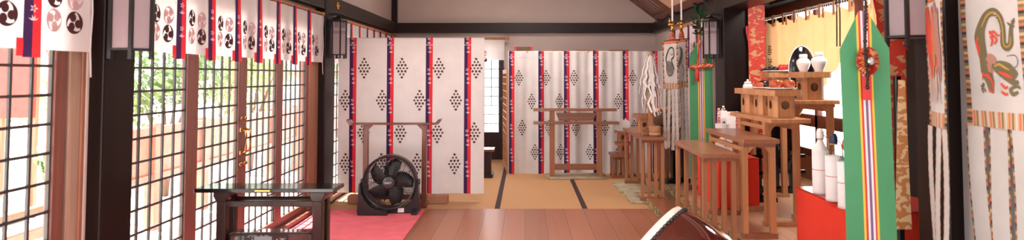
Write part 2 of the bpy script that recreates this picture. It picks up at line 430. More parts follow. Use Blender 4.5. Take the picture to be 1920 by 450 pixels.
# back wall with the door opening
DX0, DX1 = -0.98, -0.335
struct('wall_back', MB().box(-2.3, DX0, YB, YB + .12, -.08, CEIL).box(DX1, 2.4, YB, YB + .12, -.08, CEIL).box(DX0, DX1, YB, YB + .12, 1.85, CEIL), 'plaster')
struct('wall_left', MB().box(-2.28, -2.16, 1.5, YB, 2.0, CEIL).box(-2.28, -2.16, 9.85, YB, 0, 2.0), 'plaster')
struct('wall_right', MB().box(2.12, 2.24, -0.8, 3.12, -.03, CEIL), 'plaster_white')
struct('wall_right_rear', MB().box(2.12, 2.24, 6.9, YB, -.03, CEIL).box(2.12, 2.24, 3.12, 6.9, 2.2, CEIL), 'plaster')
struct('wall_front', MB().box(-2.3, -1.3, -.9, -.8, -.03, CEIL).box(1.3, 2.3, -.9, -.8, -.03, CEIL).box(-1.3, 1.3, -.9, -.8, 2.1, CEIL), 'plaster')
# the inner sanctuary, dark boards
struct('wall_sanctuary', MB().box(2.24, 3.4, 8.3, 8.4, 0, 2.5).box(3.3, 3.4, 3.2, 5.72, 0, 2.5).box(3.3, 3.4, 8.0, 8.4, 0, 2.5)
       .box(3.3, 3.4, 5.72, 8.0, 2.16, 2.5).box(2.24, 3.4, 3.3, 3.37, 0, 2.5), 'dark_wall')
struct('wall_sanctuary_lower', MB().box(3.3, 3.4, 5.72, 8.0, .1, .42), 'cedar_dark')
wf = MB()
for y in (5.755, 6.5, 7.3, 7.965): wf.box(3.31, 3.37, y - .035, y + .035, .42, 2.16)
wf.box(3.31, 3.37, 5.72, 8.0, .42, .5).box(3.31, 3.37, 5.72, 8.0, .76, .90)
w = struct('window_sanctuary', wf, 'frame_brown', .004)
MB().box(3.338, 3.342, 5.72, 8.0, .5, 2.16).build('pane', 'pane', w, world=True)
struct('trim_sanctuary_lintel', MB().box(3.12, 3.3, 4.0, 8.3, 2.10, 2.26), 'frame_brown', .006)
struct('trim_sanctuary_beam', MB().box(2.95, 3.3, 4.0, 8.3, 2.2, 2.45), 'dark_wall', .006)
# altar platform: one low step and the boarded altar floor
struct('step', MB().box(1.277, 1.6, 2.0, 6.74, -.02, .073), 'cedar_long', .004)
struct('floor_altar', MB().box(1.58, 3.3, 2.2, 7.4, -.02, .15).box(2.24, 3.3, 7.39, 8.3, -.02, .15), 'altar_boards', .003)
struct('trim_altar_edge', MB().box(1.572, 1.581, 2.2, 7.4, .074, .146), 'brocade_edge')
struct('trim_step_edge', MB().box(1.269, 1.278, 6.1, 6.74, .004, .07), 'brocade_edge')
# posts
def post(name, x0, x1, y0, y1): struct(name, MB().box(x0, x1, y0, y1, -.03, CEIL), 'post_lacquer', .008)
post('pillar_left_front', -2.32, -2.05, 3.12, 3.37); post('pillar_left_rear', -2.32, -2.05, 6.58, 6.9)
post('pillar_right_front', 2.05, 2.32, 3.12, 3.37); post('pillar_right_rear', 2.05, 2.36, 6.6, 6.9)
struct('trim_corner_post', MB().box(-2.16, -2.07, 10.33, YB, 2.2, CEIL), 'beam_wood')
struct('beam_back', MB().box(-2.2, 2.2, 10.28, YB, 2.04, 2.2), 'beam_wood', .006)
struct('beam_left', MB().box(-2.2, -2.06, 6.9, 10.3, 2.04, 2.2).box(-2.2, -2.06, 3.37, 6.58, 2.04, 2.2).box(-2.2, -2.06, -.5, 3.12, 2.04, 2.2), 'beam_wood', .006)
struct('beam_right', MB().box(2.05, 2.2, 6.9, 10.3, 2.04, 2.2).box(2.05, 2.3, 3.37, 6.6, 2.04, 2.2), 'beam_wood', .006)
struct('trim_left_lintel', MB().box(-2.22, -2.12, 6.9, 10.3, 1.84, 2.0).box(-2.22, -2.12, 3.37, 6.58, 1.84, 2.0).box(-2.22, -2.12, .5, 3.12, 1.84, 2.0), 'lintel_wood', .004)
struct('trim_left_sill', MB().box(-2.22, -2.07, 3.37, 6.58, -.03, .045).box(-2.22, -2.07, 6.9, 10.3, -.03, .045).box(-2.22, -2.07, .5, 3.12, -.03, .045), 'door_wood', .004)
struct('trim_jamb_front', MB().box(-2.22, -2.15, 2.982, 3.0, .04, 1.86, 3).box(-2.22, -2.13, 3.0, 3.076, .04, 1.86).box(-2.2, -2.122, 3.076, 3.10, .04, 1.86, 1).box(-2.2, -2.118, 3.10, 3.12, .04, 1.86, 2), ['jamb_pale', 'jamb_wood', 'plaster', 'beam_wood'], .004)
struct('trim_jamb_middle', MB().box(-2.22, -2.12, 6.315, 6.58, .04, 1.86), 'jamb_wood', .004)
struct('trim_jamb_start', MB().box(-2.22, -2.12, 3.37, 3.40, .04, 1.86), 'jamb_wood', .004)
# nail covers on beams and posts
def nail_cover(loc, label, axis):
    m = MB().lathe([(.002, .03), (.012, .028), (.018, .018), (.03, .01), (.036, 0)], (0, 0, 0), axis, 6)
    for k in range(6):
        g = k * PI / 3; ax = Vector(axis); u = ax.orthogonal().normalized(); v = ax.cross(u)
        m.ball(u * math.cos(g) * .032 + v * math.sin(g) * .032 + ax * .006, .012, n=8, k=5)
    o = m.build('nail_cover', 'gold'); o.location = o.location + Vector(loc); tag(o, label, 'fitting', 'gilt nail covers')
nail_cover((-2.06, 7.0, 2.12), 'gilt flower nail cover on dark beam above far slim lantern', (1, 0, 0))
nail_cover((-2.05, 3.19, 1.86), 'gilt nail cover on near lacquered pillar above large lantern', (1, 0, 0))
nail_cover((2.05, 9.0, 2.12), 'gilt flower nail cover on beam beside the sakaki leaves', (-1, 0, 0))
nail_cover((2.18, 6.6, 2.10), 'gilt flower nail cover on wide black pillar', (0, -1, 0))

# ---------------------------------------------------------------- lattice doors
def lattice_panel(i, y0, y1, ncol=5, handle=0, z1=1.85):
    st = .07; fm = MB()
    fm.box(-.02, .02, y0, y0 + st, .045, z1).box(-.02, .02, y1 - st, y1, .045, z1).box(-.02, .02, y0 + st, y1 - st, .045, .11).box(-.02, .02, y0 + st, y1 - st, z1 - .06, z1)
    o = fm.build('door_%d' % i, 'door_wood', None, .004); 
    dx = XL; 
    base = o.location.copy(); o.location = (dx, base.y, base.z); o['kind'] = 'structure'
    lb = MB(); ys = lin(y0 + st, y1 - st, ncol)
    for y in ys[1:-1]: lb.box(-.006, .006, y - .0065, y + .0065, .11, z1 - .06)
    z = 1.394 + .131 * 3
    while z > .13:
        if z < z1 - .08: lb.box(-.005, .007, y0 + st, y1 - st, z - .0065, z + .0065)
        z -= .131
    for y in (ys[0] + .004, ys[-1] - .004): lb.box(-.006, .008, y - .004, y + .004, .11, z1 - .06)
    def off(m):
        m.v = [Vector((v.x, v.y - base.y, v.z - base.z)) for v in m.v]; return m
    off(lb).build('lattice', 'lattice_bar', o)
    off(MB().box(-.003, -.001, y0 + st, y1 - st, .11, z1 - .06)).build('glass_pane', 'pane', o)
    if handle:
        yh = y1 - .035 if handle > 0 else y0 + .035
        h = MB().ball((.026, yh, 1.03), .018, .6, 1, 1).box(.018, .03, yh - .018, yh + .018, .93, .96).box(.018, .03, yh - .018, yh + .018, .76, .79)
        h.tube([(.03, yh, .945), (.06, yh, .94), (.065, yh, .90), (.065, yh, .82), (.06, yh, .785), (.03, yh, .775)], .008, 8)
        h.ball((.03, yh, .69), .02, .5, 1.6, .9)
        off(h).build('door_handle', 'brass', o)
    return o
n = 1
for k in range(4):
    lattice_panel(n, 3.39 + .73 * k, 3.39 + .73 * (k + 1), handle={1: 1, 2: -1}.get(k, 0)); n += 1
for k in range(2): lattice_panel(n, 2.25 - .73 * k, 2.98 - .73 * k); n += 1
for k in range(4): lattice_panel(n, 6.91 + .73 * k, 6.91 + .73 * (k + 1)); n += 1
# back door with a lattice light
d = MB(); gx0, gx1, gz0, gz1 = -.893, -.425, .44, 1.80
d.box(DX0, gx0, 10.38, 10.43, 0, 1.85).box(gx1, DX1, 10.38, 10.43, 0, 1.85).box(gx0, gx1, 10.38, 10.43, 0, gz0).box(gx0, gx1, 10.38, 10.43, gz1, 1.85)
bd = struct('door_back', d, 'dark_stain', .003)
lb = MB()
for x in lin(gx0, gx1, 4)[1:-1]: lb.box(x - .006, x + .006, 10.385, 10.41, gz0, gz1)
z = 1.46
while z > gz0 + .02: lb.box(gx0, gx1, 10.386, 10.409, z - .006, z + .006); z -= .147
z = 1.46 + .147
while z < gz1: lb.box(gx0, gx1, 10.386, 10.409, z - .006, z + .006); z += .147
lb.build('lattice', 'black_metal', bd, world=True)
MB().box(gx0, gx1, 10.412, 10.416, gz0, gz1).build('glass_pane', 'pane', bd, world=True)
MB().ball((-.372, 10.37, .98), .016).build('door_knob', 'brass', bd, world=True)

# ================================================================ floor coverings
def tatami(x0, x1, y0, y1, label):
    t = thing('tatami_mat', label, 'tatami', ((x0 + x1) / 2, (y0 + y1) / 2, -.03), 0, 'tatami mats of the rear floor')
    MB().box(x0, x1, y0, y1, -.03, 0).build('straw_surface', 'tatami', t, world=True)
    for x in (x0 + .0135, x1 - .0135): MB().box(x - .0135, x + .0135, y0 + .001, y1 - .001, -.02, .0015).build('cloth_border', 'heri', t, world=True)
cols = [(-2.065, -1.18, 'behind the floor fan and the carpet'), (-1.18, -.28, 'in front of the curtain stand foot'), (-.28, .612, 'in the middle of the rear floor'), (.612, 1.51, 'under the wooden shelves beside the altar step')]
for x0, x1, wh in cols: tatami(x0, x1, 6.562, 8.36, 'straw tatami mat with dark borders ' + wh)
cols2 = ['behind the large striped curtain', 'leading to the lattice back door', 'under the rear striped curtain', 'in the far corner behind the small offering stand']
for (x0, x1, _), wh in zip(cols, cols2): tatami(x0, x1, 8.362, 10.16, 'straw tatami mat with dark borders ' + wh)
struct('floor_rear_strip', MB().box(1.512, 2.12, 6.742, 10.4, -.03, 0).box(-2.065, 1.512, 10.162, 10.4, -.03, 0).box(1.28, 1.512, 6.742, 6.75, -.03, 0), 'tatami')
cp = MB().grid(lambda u, v: (u, v, .006 + .0008 * math.sin(9 * v + 5 * u)), lin(-2.06, -1.0, 10), lin(1.2, 6.5, 40))
cp.box(-2.06, -1.0, 1.2, 6.5, .0005, .0045)
tag(cp.build('carpet', 'carpet'), 'red carpet on the board floor under the fan', 'carpet')
def straw_mat(x0, x1, y0, y1, label, z=.0025):
    t = thing('straw_mat', label, 'mat', ((x0 + x1) / 2, (y0 + y1) / 2, z))
    m = MB(); n = int((y1 - y0) / .03)
    for k in range(n):
        y = y0 + (k + .5) * (y1 - y0) / n; m.tube([(x0 + random.uniform(-.012, .012), y, z + .008), ((x0 + x1) / 2, y, z + .009), (x1 + random.uniform(-.012, .012), y, z + .008)], (y1 - y0) / n * .52, 6)
    m.build('woven_straw', 'straw', t, world=True)
    MB().box(x0 + .01, x0 + .03, y0, y1, z + .002, z + .022).box(x1 - .03, x1 - .01, y0, y1, z + .002, z + .022).build('hem', 'straw_hem', t, world=True)
straw_mat(.30, 1.075, 8.38, 8.80, 'thin woven straw mat under the tall rack before the rear curtain')
straw_mat(1.10, 1.50, 7.42, 8.1, 'woven straw mat under the rear legs of the long offering table', .002)
straw_mat(1.13, 1.268, 6.80, 7.36, 'woven straw mat under the front legs of the long offering table', .002)

# ================================================================ striped hangings
WHITE, PUR, RED, MAR, PINK, RIBW = range(6)
CM = ['curtain_white', 'purple', 'red', 'maroon', 'pink', 'ribbon_white']
VM = ['valance_white', 'purple', 'red', 'maroon', 'pink', 'ribbon_white']
def rail(name, label, p, q, r=.014, mat='hinoki_x', balls=True):
    m = MB().tube([p, q], r, 10)
    if balls:
        m.ball(p, r * 1.5, n=10, k=6).ball(q, r * 1.5, n=10, k=6)
    return tag(m.build(name, mat), label, 'curtain pole')

def valance(plane, u0, u1, ribs, label, z0=1.485, z1=1.965, sign=1, rw=.08, amp=.008, ph=0.0):
    """short crest-printed hanging; plane(u, z, d) gives the point, d towards the room"""
    def P(u, v):
        k = (z1 - v) / (z1 - z0)
        return plane(u, v, amp * (.35 + k) * (math.sin(2 * PI * (u - ribs[0]) / .38 + .9 + ph) + .3 * math.sin(11.3 * u + 4 * v)) + .004 * math.sin(31 * u) * (1 - k))
    t = thing('valance', label, 'valance', plane((u0 + u1) / 2, z0, 0), 0, 'crest-printed valances')
    cl = Cloth(P, sign); cl.surf(u0, u1, z0, z1, .02, .04)
    for r in ribs + [ribs[-1] + .38]:
        c = r - .38
        for du, zz, m in ((.13, 1.705, MAR), (.265, 1.597, MAR), (.265, 1.705, PINK), (.13, 1.597, PINK)):
            if u0 + .05 < c + du < u1 - .05: tomoe(cl, c + du, zz + random.uniform(-.004, .004), .052, m, 0.35 if m == MAR else 1.2)
    cl.mb.build('cloth', VM, t, world=True)
    for r in ribs:
        Q = lambda u, v: Vector(P(u, v)) + (plane(0, 0, 1) - plane(0, 0, 0)) * (.006 + .006 * math.sin(40 * (u - r)) * (z1 - v))
        rc = Cloth(Q, sign)
        a, bb = r - rw / 2, r + rw / 2
        rc.surf(a, bb, z0 - .035, z1 + .012, .02, .04, [(a, r, PUR), (r, bb, RED)])
        rc.surf(a - .025, a + .006, z0 - .03, z0 + .045, .01, .04, [(a - .03, a + .01, RED)])
        for zz in (1.76, 1.62): sprig(rc, r, zz, .026, RIBW)
        rc.mb.build('ribbon', VM, t, world=True)
        lp = MB(); p = plane(r, z1 + .008, 0)
        lp.tube([p + (plane(0, math.cos(g) * .022, math.sin(g) * .022) - plane(0, 0, 0)) for g in lin(0, 2 * PI, 10)[:-1]], .004, 6, closed=True)
        lp.build('hanging_loop', 'red', t, world=True)
    # cord at the free end
    e = plane(u1 - .01, z1, .01)
    MB().tube([plane(u1 - .005, z, .012 + .003 * math.sin(20 * z)) for z in lin(z1, z0 - .12, 10)], .004, 6).build('cord', 'valance_white', t, world=True)
    return t
XV = -2.075
leftp = lambda u, z, d: Vector((XV + d, u, z))
rail('curtain_pole', 'thin wooden pole holding the valance over the middle lattice doors', (XV, 3.39, 1.985), (XV, 6.56, 1.985))
valance(leftp, 3.42, 6.54, [3.84 + .38 * k for k in range(7)], 'white crest valance with seven red and purple ribbons over the lattice doors')
rail('curtain_pole', 'thin wooden pole holding the nearest valance', (XV, 1.9, 1.985), (XV, 3.09, 1.985))
valance(leftp, 1.93, 3.045, [2.298, 2.678], 'nearest white crest valance beside the front lacquered pillar', z0=1.462)
rail('curtain_pole', 'thin wooden pole holding the valance behind the large striped curtain', (XV, 6.92, 1.985), (XV, 10.25, 1.985))
valance(leftp, 6.95, 10.2, [7.25 + .38 * k for k in range(8)], 'white valance along the side wall behind the large striped curtain')
backp = lambda u, z, d: Vector((u, 10.24 - d, z))
rail('curtain_pole', 'wooden pole on the back wall whose end shows above the door', (-2.04, 10.24, 1.945), (-.28, 10.24, 1.945), .02)
valance(backp, -2.0, -.325, [-1.72 + .4 * k for k in range(3)], 'pale crest valance on the back wall above the lattice back door', z0=1.60, z1=1.93)
rightp = lambda u, z, d: Vector((2.045 - d, u, z))
rail('curtain_pole', 'wooden pole holding the valance behind the two halberds', (2.045, 6.95, 1.985), (2.045, 9.0, 1.985))
valance(rightp, 6.95, 8.9, [7.2 + .38 * k for k in range(5)], 'white crest valance on the side wall behind the two halberds', sign=-1)

def curtain(name, label, Y, x0, x1, z0, z1, ribs, rw, marks, fold, mw, mh, ribw_z, drop=0.0):
    def P(u, v):
        k = (z1 - v) / (z1 - z0)
        return Vector((u, Y + fold(u, k), v + drop * math.sin(3.1 * u) * k))
    t = thing(name, label, 'curtain', ((x0 + x1) / 2, Y, z0))
    cl = Cloth(P, 1); st = []
    for r in ribs: st += [(r - rw / 2, r, PUR), (r, r + rw / 2, RED)]
    cl.surf(x0, x1, z0, z1, .02, .06, st)
    for x, z in marks: diamond(cl, x, z, mw, mh, MAR)
    for r in ribs:
        for k, z in enumerate(ribw_z): sprig(cl, r + (.006 if k % 2 else -.004), z, rw * .36, RIBW)
    cl.mb.build('cloth', CM, t, world=True)
    sl = Cloth(P, 1); sl.surf(x0, x1, z1 - .075, z1 - .068, .02, .02); 
    for v in sl.mb.v: v.y -= .004
    sl.mb.build('seam', 'valance_white', t, world=True)
    ho = Cloth(lambda u, v: Vector((u, Y + .018 + fold(u, 0) - .02 * math.cos(v), z1 + .014 * math.sin(v) - .004)), 1)
    stp = list(st); ho.surf(x0, x1, -.4, PI + .4, .02, .5, stp); ho.mb.build('hem_sleeve', CM, t, world=True)
    return t
X = lambda px, Y: (px - CX) * Y / F
Zp = lambda py, Y: CAMZ + (HZ - py) * Y / F
Y1 = 6.98
marks = [(X(x, Y1), Zp(128, Y1)) for x in (683, 754, 823, 893)] + [(X(x, Y1), Zp(188, Y1)) for x in (648, 717, 787, 855)] \
    + [(X(x, Y1), Zp(248, Y1)) for x in (683, 752, 821, 890)] + [(X(x, Y1), Zp(306, Y1)) for x in (649, 716, 783, 853)]
fold1 = lambda u, k: .012 * (.4 + k) * math.sin(2 * PI * u / .41 + .6) + .006 * math.sin(17 * u + 1.5 * k) + .02 * k * math.sin(2.1 * u)
curtain('striped_curtain', 'large white curtain with four purple and red stripes hanging behind the fan', Y1, X(634, Y1), X(908, Y1), Zp(360, Y1), Zp(72, Y1),
        [X(x, Y1) for x in (662, 732, 805, 877)], .076, marks, fold1, .112, .20, [Zp(y, Y1) for y in (75, 92, 133, 150, 190, 205, 247, 265, 305, 322)])
st = thing('curtain_stand', 'low wooden stand whose feet show below the large striped curtain', 'stand', (-1.3, 6.95, 0))
for cx_ in (-1.70, -.985):
    MB().box(cx_ - .17, cx_ + .17, 6.80, 6.92, .002, .085).build('foot', 'jamb_wood', st, .006, world=True)
    MB().box(cx_ - .022, cx_ + .022, 7.03, 7.07, .02, 1.735).box(cx_ - .022, cx_ + .022, 6.9, 7.05, .02, .06).build('upright', 'cedar', st, .003, world=True)
MB().tube([(-1.98, 7.0, Zp(72, Y1) - .004), (-.46, 7.0, Zp(72, Y1) - .004)], .010, 10).build('rod', 'hinoki_x', st, world=True)
MB().box(-1.98, -.46, 7.02, 7.06, 1.70, 1.735).build('top_rail', 'cedar', st, .003, world=True)

Y2 = 8.90
m2 = [(X(x, Y2), Zp(146, Y2)) for x in (973, 1024, 1076, 1131, 1186)] + [(X(x, Y2), Zp(190, Y2)) for x in (997, 1049, 1104, 1159, 1212)] \
    + [(X(x, Y2), Zp(239, Y2)) for x in (979, 1030, 1079, 1134, 1188)] + [(X(x, Y2), Zp(284, Y2)) for x in (1003, 1051, 1106, 1160)]
fold2 = lambda u, k: .02 * math.sin(2 * PI * u / .40 + 1.0) * (.5 + .5 * k) + .014 * math.sin(23 * u + 2 * k) * (.3 + k) + .008 * math.sin(51 * u)
curtain('striped_curtain', 'rear white curtain with folds and purple and red stripes behind the tall rack', Y2, X(953, Y2), 1.93, Zp(324, Y2), Zp(97, Y2),
        [X(x, Y2) for x in (959.5, 1014.5, 1062.5, 1117, 1173, 1227)], .078, m2, fold2, .10, .19, [Zp(y, Y2) for y in (105, 117, 146, 160, 191, 204, 236, 250, 281, 295)])
st = thing('curtain_stand', 'wooden stand behind the rear striped curtain with ends showing on top', 'stand', (.8, 9.0, 0))
for cx_ in (.0, 1.65):
    MB().box(cx_ - .05, cx_ + .05, 8.98, 9.36, .002, .06).build('foot', 'cedar', st, .005, world=True)
    MB().box(cx_ - .022, cx_ + .022, 9.03, 9.07, .05, 1.66).build('upright', 'cedar', st, .003, world=True)
MB().tube([(-.23, 8.925, Zp(97, Y2) - .004), (1.93, 8.925, Zp(97, Y2) - .004)], .010, 10).build('rod', 'hinoki_x', st, world=True)
MB().box(-.2, 1.9, 9.0, 9.05, 1.62, 1.67).build('top_rail', 'cedar_dark', st, .003, world=True)
for xx in (.42, .86, 1.33): MB().box(xx - .14, xx + .14, 8.98, 9.06, 1.672, 1.715).build('peg_block', 'cedar_dark', st, .003, world=True)
# box above the rear curtain, on a tall shelf behind it
sh = thing('shelf_stand', 'tall plain shelf behind the rear curtain carrying the red-ended box', 'shelf', (-.03, 9.5, 0))
MB().box(-.21, .17, 9.35, 9.65, 1.60, 1.64).build('shelf_board', 'cedar_dark', sh, .003, world=True)
for x in (-.18, .14):
    for y in (9.38, 9.62): MB().box(x - .02, x + .02, y - .02, y + .02, 0.002, 1.60).build('leg', 'cedar_dark', sh, .003, world=True)
bx = thing('storage_box', 'brown box with red ends above the rear striped curtain', 'box', (-.03, 9.5, 1.641))
MB().box(-.12, .08, 9.38, 9.62, 1.641, 1.775).build('body', 'basket', bx, .004, world=True)
for x in (-.155, .08): MB().box(x, x + .035, 9.375, 9.625, 1.641, 1.785).build('end_cap', 'red_lacquer', bx, .004, world=True)

# lattice side screen seen edge-on
sc_ = thing('lattice_screen', 'narrow brown lattice screen standing edge-on beside the rear curtain', 'screen', (-.28, 9.4, 0))
pa, pb = Vector((-.243, 8.93, 0)), Vector((-.328, 9.95, 0)); dv = (pb - pa).normalized()
fr = MB()
for p in (pa, pb): fr.box(p.x - .014, p.x + .014, p.y - .03, p.y + .03, .003, 1.44)
for z in (.05, 1.41): fr.bar(pa + Vector((0, 0, z)), pb + Vector((0, 0, z)), .028, .06)
fr.build('frame', 'hinoki', sc_, .003, world=True)
MB().bar(pa + Vector((.006, 0, .73)), pb + Vector((.006, 0, .73)), .006, 1.32).build('backing_panel', 'cedar_dark', sc_, world=True)
rg = MB()
for k in range(13): rg.bar(pa + Vector((-.004, 0, .13 + .1 * k)), pb + Vector((-.004, 0, .13 + .1 * k)), .016, .014)
for k in range(1, 4):
    q = pa + (pb - pa) * k / 4; rg.bar(q + Vector((-.004, 0, .06)), q + Vector((-.004, 0, 1.40)), .014, .014)
rg.build('lattice', 'hinoki', sc_, world=True)
lt = thing('low_table', 'low dark wooden table half hidden behind the large curtain edge', 'table', (-.65, 8.65, 0))
MB().box(-.98, -.405, 8.5, 8.8, .345, .375).build('tabletop', 'redwood_x', lt, .004, world=True)
for x in (-.90, -.50):
    MB().box(x - .05, x + .05, 8.54, 8.76, .05, .345).build('leg', 'dark_stain', lt, .004, world=True)
    MB().box(x - .075, x + .075, 8.50, 8.80, .002, .05).build('foot', 'dark_stain', lt, .004, world=True)

# ================================================================ lanterns
def lantern(label, loc, w, h, rz, rails):
    t = thing('wall_lantern', label, 'lantern', loc, rz, 'hexagonal paper lanterns')
    R = w / 2; ps = [Vector((R * math.cos(k * PI / 3), R * math.sin(k * PI / 3), 0)) for k in range(6)]
    fm = MB(); pw = w * .085
    for p in ps: fm.bar(p + Vector((0, 0, 0)), p + Vector((0, 0, h)), pw, pw)
    for k in range(6):
        a, b_ = ps[k], ps[(k + 1) % 6]
        for z in (h * .10, h * .96): fm.bar(a + Vector((0, 0, z)), b_ + Vector((0, 0, z)), pw * .8, pw * .6)
        for z in rails: fm.bar(a + Vector((0, 0, h * z)), b_ + Vector((0, 0, h * z)), pw * .3, pw * .3)
        mid = (a + b_) / 2; dd = (b_ - a).normalized()
        for s_ in (-.17, 0, .17): fm.bar(mid + dd * s_ * R + Vector((0, 0, h * .80)), mid + dd * s_ * R + Vector((0, 0, h * .96)), pw * .25, pw * .25)
    fm.build('frame', 'black_metal', t)
    pp = MB(); ip = [p * .97 for p in ps]
    for k in range(6):
        a, b_ = ip[k], ip[(k + 1) % 6]; pp.add([a + Vector((0, 0, h * .1)), b_ + Vector((0, 0, h * .1)), b_ + Vector((0, 0, h * .96)), a + Vector((0, 0, h * .96))], [(0, 1, 2, 3)])
    pp.build('paper_shade', 'lantern_paper', t)
    cp_ = MB().lathe([(R * 1.12, h * .985), (R * 1.05, h * 1.03), (R * .3, h * 1.10), (R * .12, h * 1.13)], (0, 0, 0), (0, 0, 1), 6, smooth=False)
    cp_.build('cap', 'black_metal', t)
    MB().box(-R * 1.5 if False else -.012, .012, -.012, .012, 0, 0.01).build('bottom_pin', 'black_metal', t)
    return t
def lantern_bracket(lan, side, R, h):
    m = MB().bar((0, 0, h * 1.1), (0, 0, h * 1.16), .02).bar((0, 0, h * 1.155), (side * .115, 0, h * 1.155), .022)
    m.build('bracket', 'black_metal', lan)
for lab, loc, w_, h_, rails, sd in (
    ('large black-framed paper lantern on the near lacquered pillar above the doors', (-1.945, 3.16, 1.432), .20, .46, (), -1),
    ('slim black-framed paper lantern on the far pillar beside the large striped curtain', (-1.955, 6.70, 1.53), .165, .40, (.66, .70), -1),
    ('black-framed paper lantern beside the large green silk banner', (1.945, 3.25, 1.50), .205, .46, (), 1),
    ('black-framed paper lantern on the wide black pillar behind the small green banner', (1.955, 6.70, 1.53), .165, .40, (.66, .70), 1)):
    L = lantern(lab, loc, w_, h_, PI / 6 * .55, rails)
    L.rotation_euler = (0, 0, 0); lantern_bracket(L, sd, w_ / 2, h_)

# ================================================================ near table and heater
tb = thing('lacquer_table', 'black lacquered narrow table with glossy top before the lattice doors', 'table', (-1.53, 3.9, 0))
yf = 3.80; xa, xb = X(368, yf), X(629, yf); zt = Zp(352, yf)
tp = MB().prism([(xa, yf), (xb, yf), (xb + .005, yf + .20), (xa + .005, yf + .20)], (0, 0, zt - .024), (1, 0, 0), (0, 1, 0), .024)
tp.build('tabletop', 'black_lacquer', tb, .004, world=True)
MB().box(X(482, yf), X(510, yf), yf - .0025, yf, zt - .017, zt - .008).build('gilt_plate', 'gold', tb, world=True)
lx0, lx1 = X(408, yf), X(606, yf)
for x in (lx0, lx1 - .058):
    for y in (yf + .015, yf + .13): MB().box(x, x + .058, y, y + .052, 0, zt - .075).build('leg', 'dark_stain', tb, .006, world=True)
    MB().prism([(0, 0), (.058, 0), (.075, .03), (.075, .052), (-.017, .052), (-.017, .03)], (x, yf + .19, zt - .077), (1, 0, 0), (0, 0, 1), .18).build('bracket', 'dark_stain', tb, .004, world=True)
za = Zp(387, yf)
for y in (yf + .02, yf + .155): MB().box(lx0 + .0, lx1 - .05, y, y + .022, za, zt - .075).build('apron', 'dark_stain', tb, .004, world=True)
ht = thing('fan_heater', 'dark brown heater with a digital display panel under the lacquered table', 'heater', (-1.55, 3.98, 0))
yh = 3.835; hx0, hx1, hz = X(424, yh) + .015, X(580, yh) - .012, Zp(434, yh)
hx0, hx1 = lx0 + .062, lx1 - .062
MB().box(hx0, hx1, yh, yh + .105, .03, hz).build('housing', 'heater_brown', ht, .018, world=True)
MB().box(hx0 + .02, hx1 - .02, yh + .012, yh + .10, hz - .004, hz + .004).build('top_plate', 'heater_top', ht, .003, world=True)
MB().box(hx0 + .015, hx1 - .015, yh + .005, yh + .10, 0.001, .03).build('base', 'black_metal', ht, world=True)
px0, px1 = X(455, yh), X(545, yh)
cpn = MB().box(px0, px1, yh - .006, yh + .01, hz - .085, hz - .008).build('control_panel', 'panel_black', ht, .002, world=True)
MB().box(X(483, yh), X(516, yh), yh - .008, yh - .004, hz - .045, hz - .016).build('display', 'lcd', cpn, world=True)
kb = MB()
for px_, zz in ((461, .02), (471, .02), (478, .02), (461, .033), (478, .033), (524, .034)): kb.box(X(px_, yh), X(px_ + 3, yh), yh - .0075, yh - .005, hz - zz - .002, hz - zz + .002)
for px_, ww in ((473, 15), (502, 8), (494, 5)): kb.box(X(px_, yh), X(px_ + ww, yh), yh - .0075, yh - .005, hz - .0125, hz - .0105)
kb.build('button_print', 'print_grey', cpn, world=True)
bt = MB(); x0_, x1_ = X(530, yh), X(541, yh)
bt.tube([(x0_, yh - .007, hz - .042), (x1_, yh - .007, hz - .042), (x1_, yh - .007, hz - .028), (x0_, yh - .007, hz - .028)], .0012, 6, closed=True).box(x0_ + .007, x1_ - .007, yh - .008, yh - .005, hz - .037, hz - .033)
bt.build('power_button', 'print_grey', cpn, world=True)
gr = MB()
for k in range(7): gr.box(hx0 + .05, hx1 - .05, yh - .008, yh + .004, .08 + .03 * k, .088 + .03 * k)
gr.build('air_grille', 'black_metal', ht, world=True)

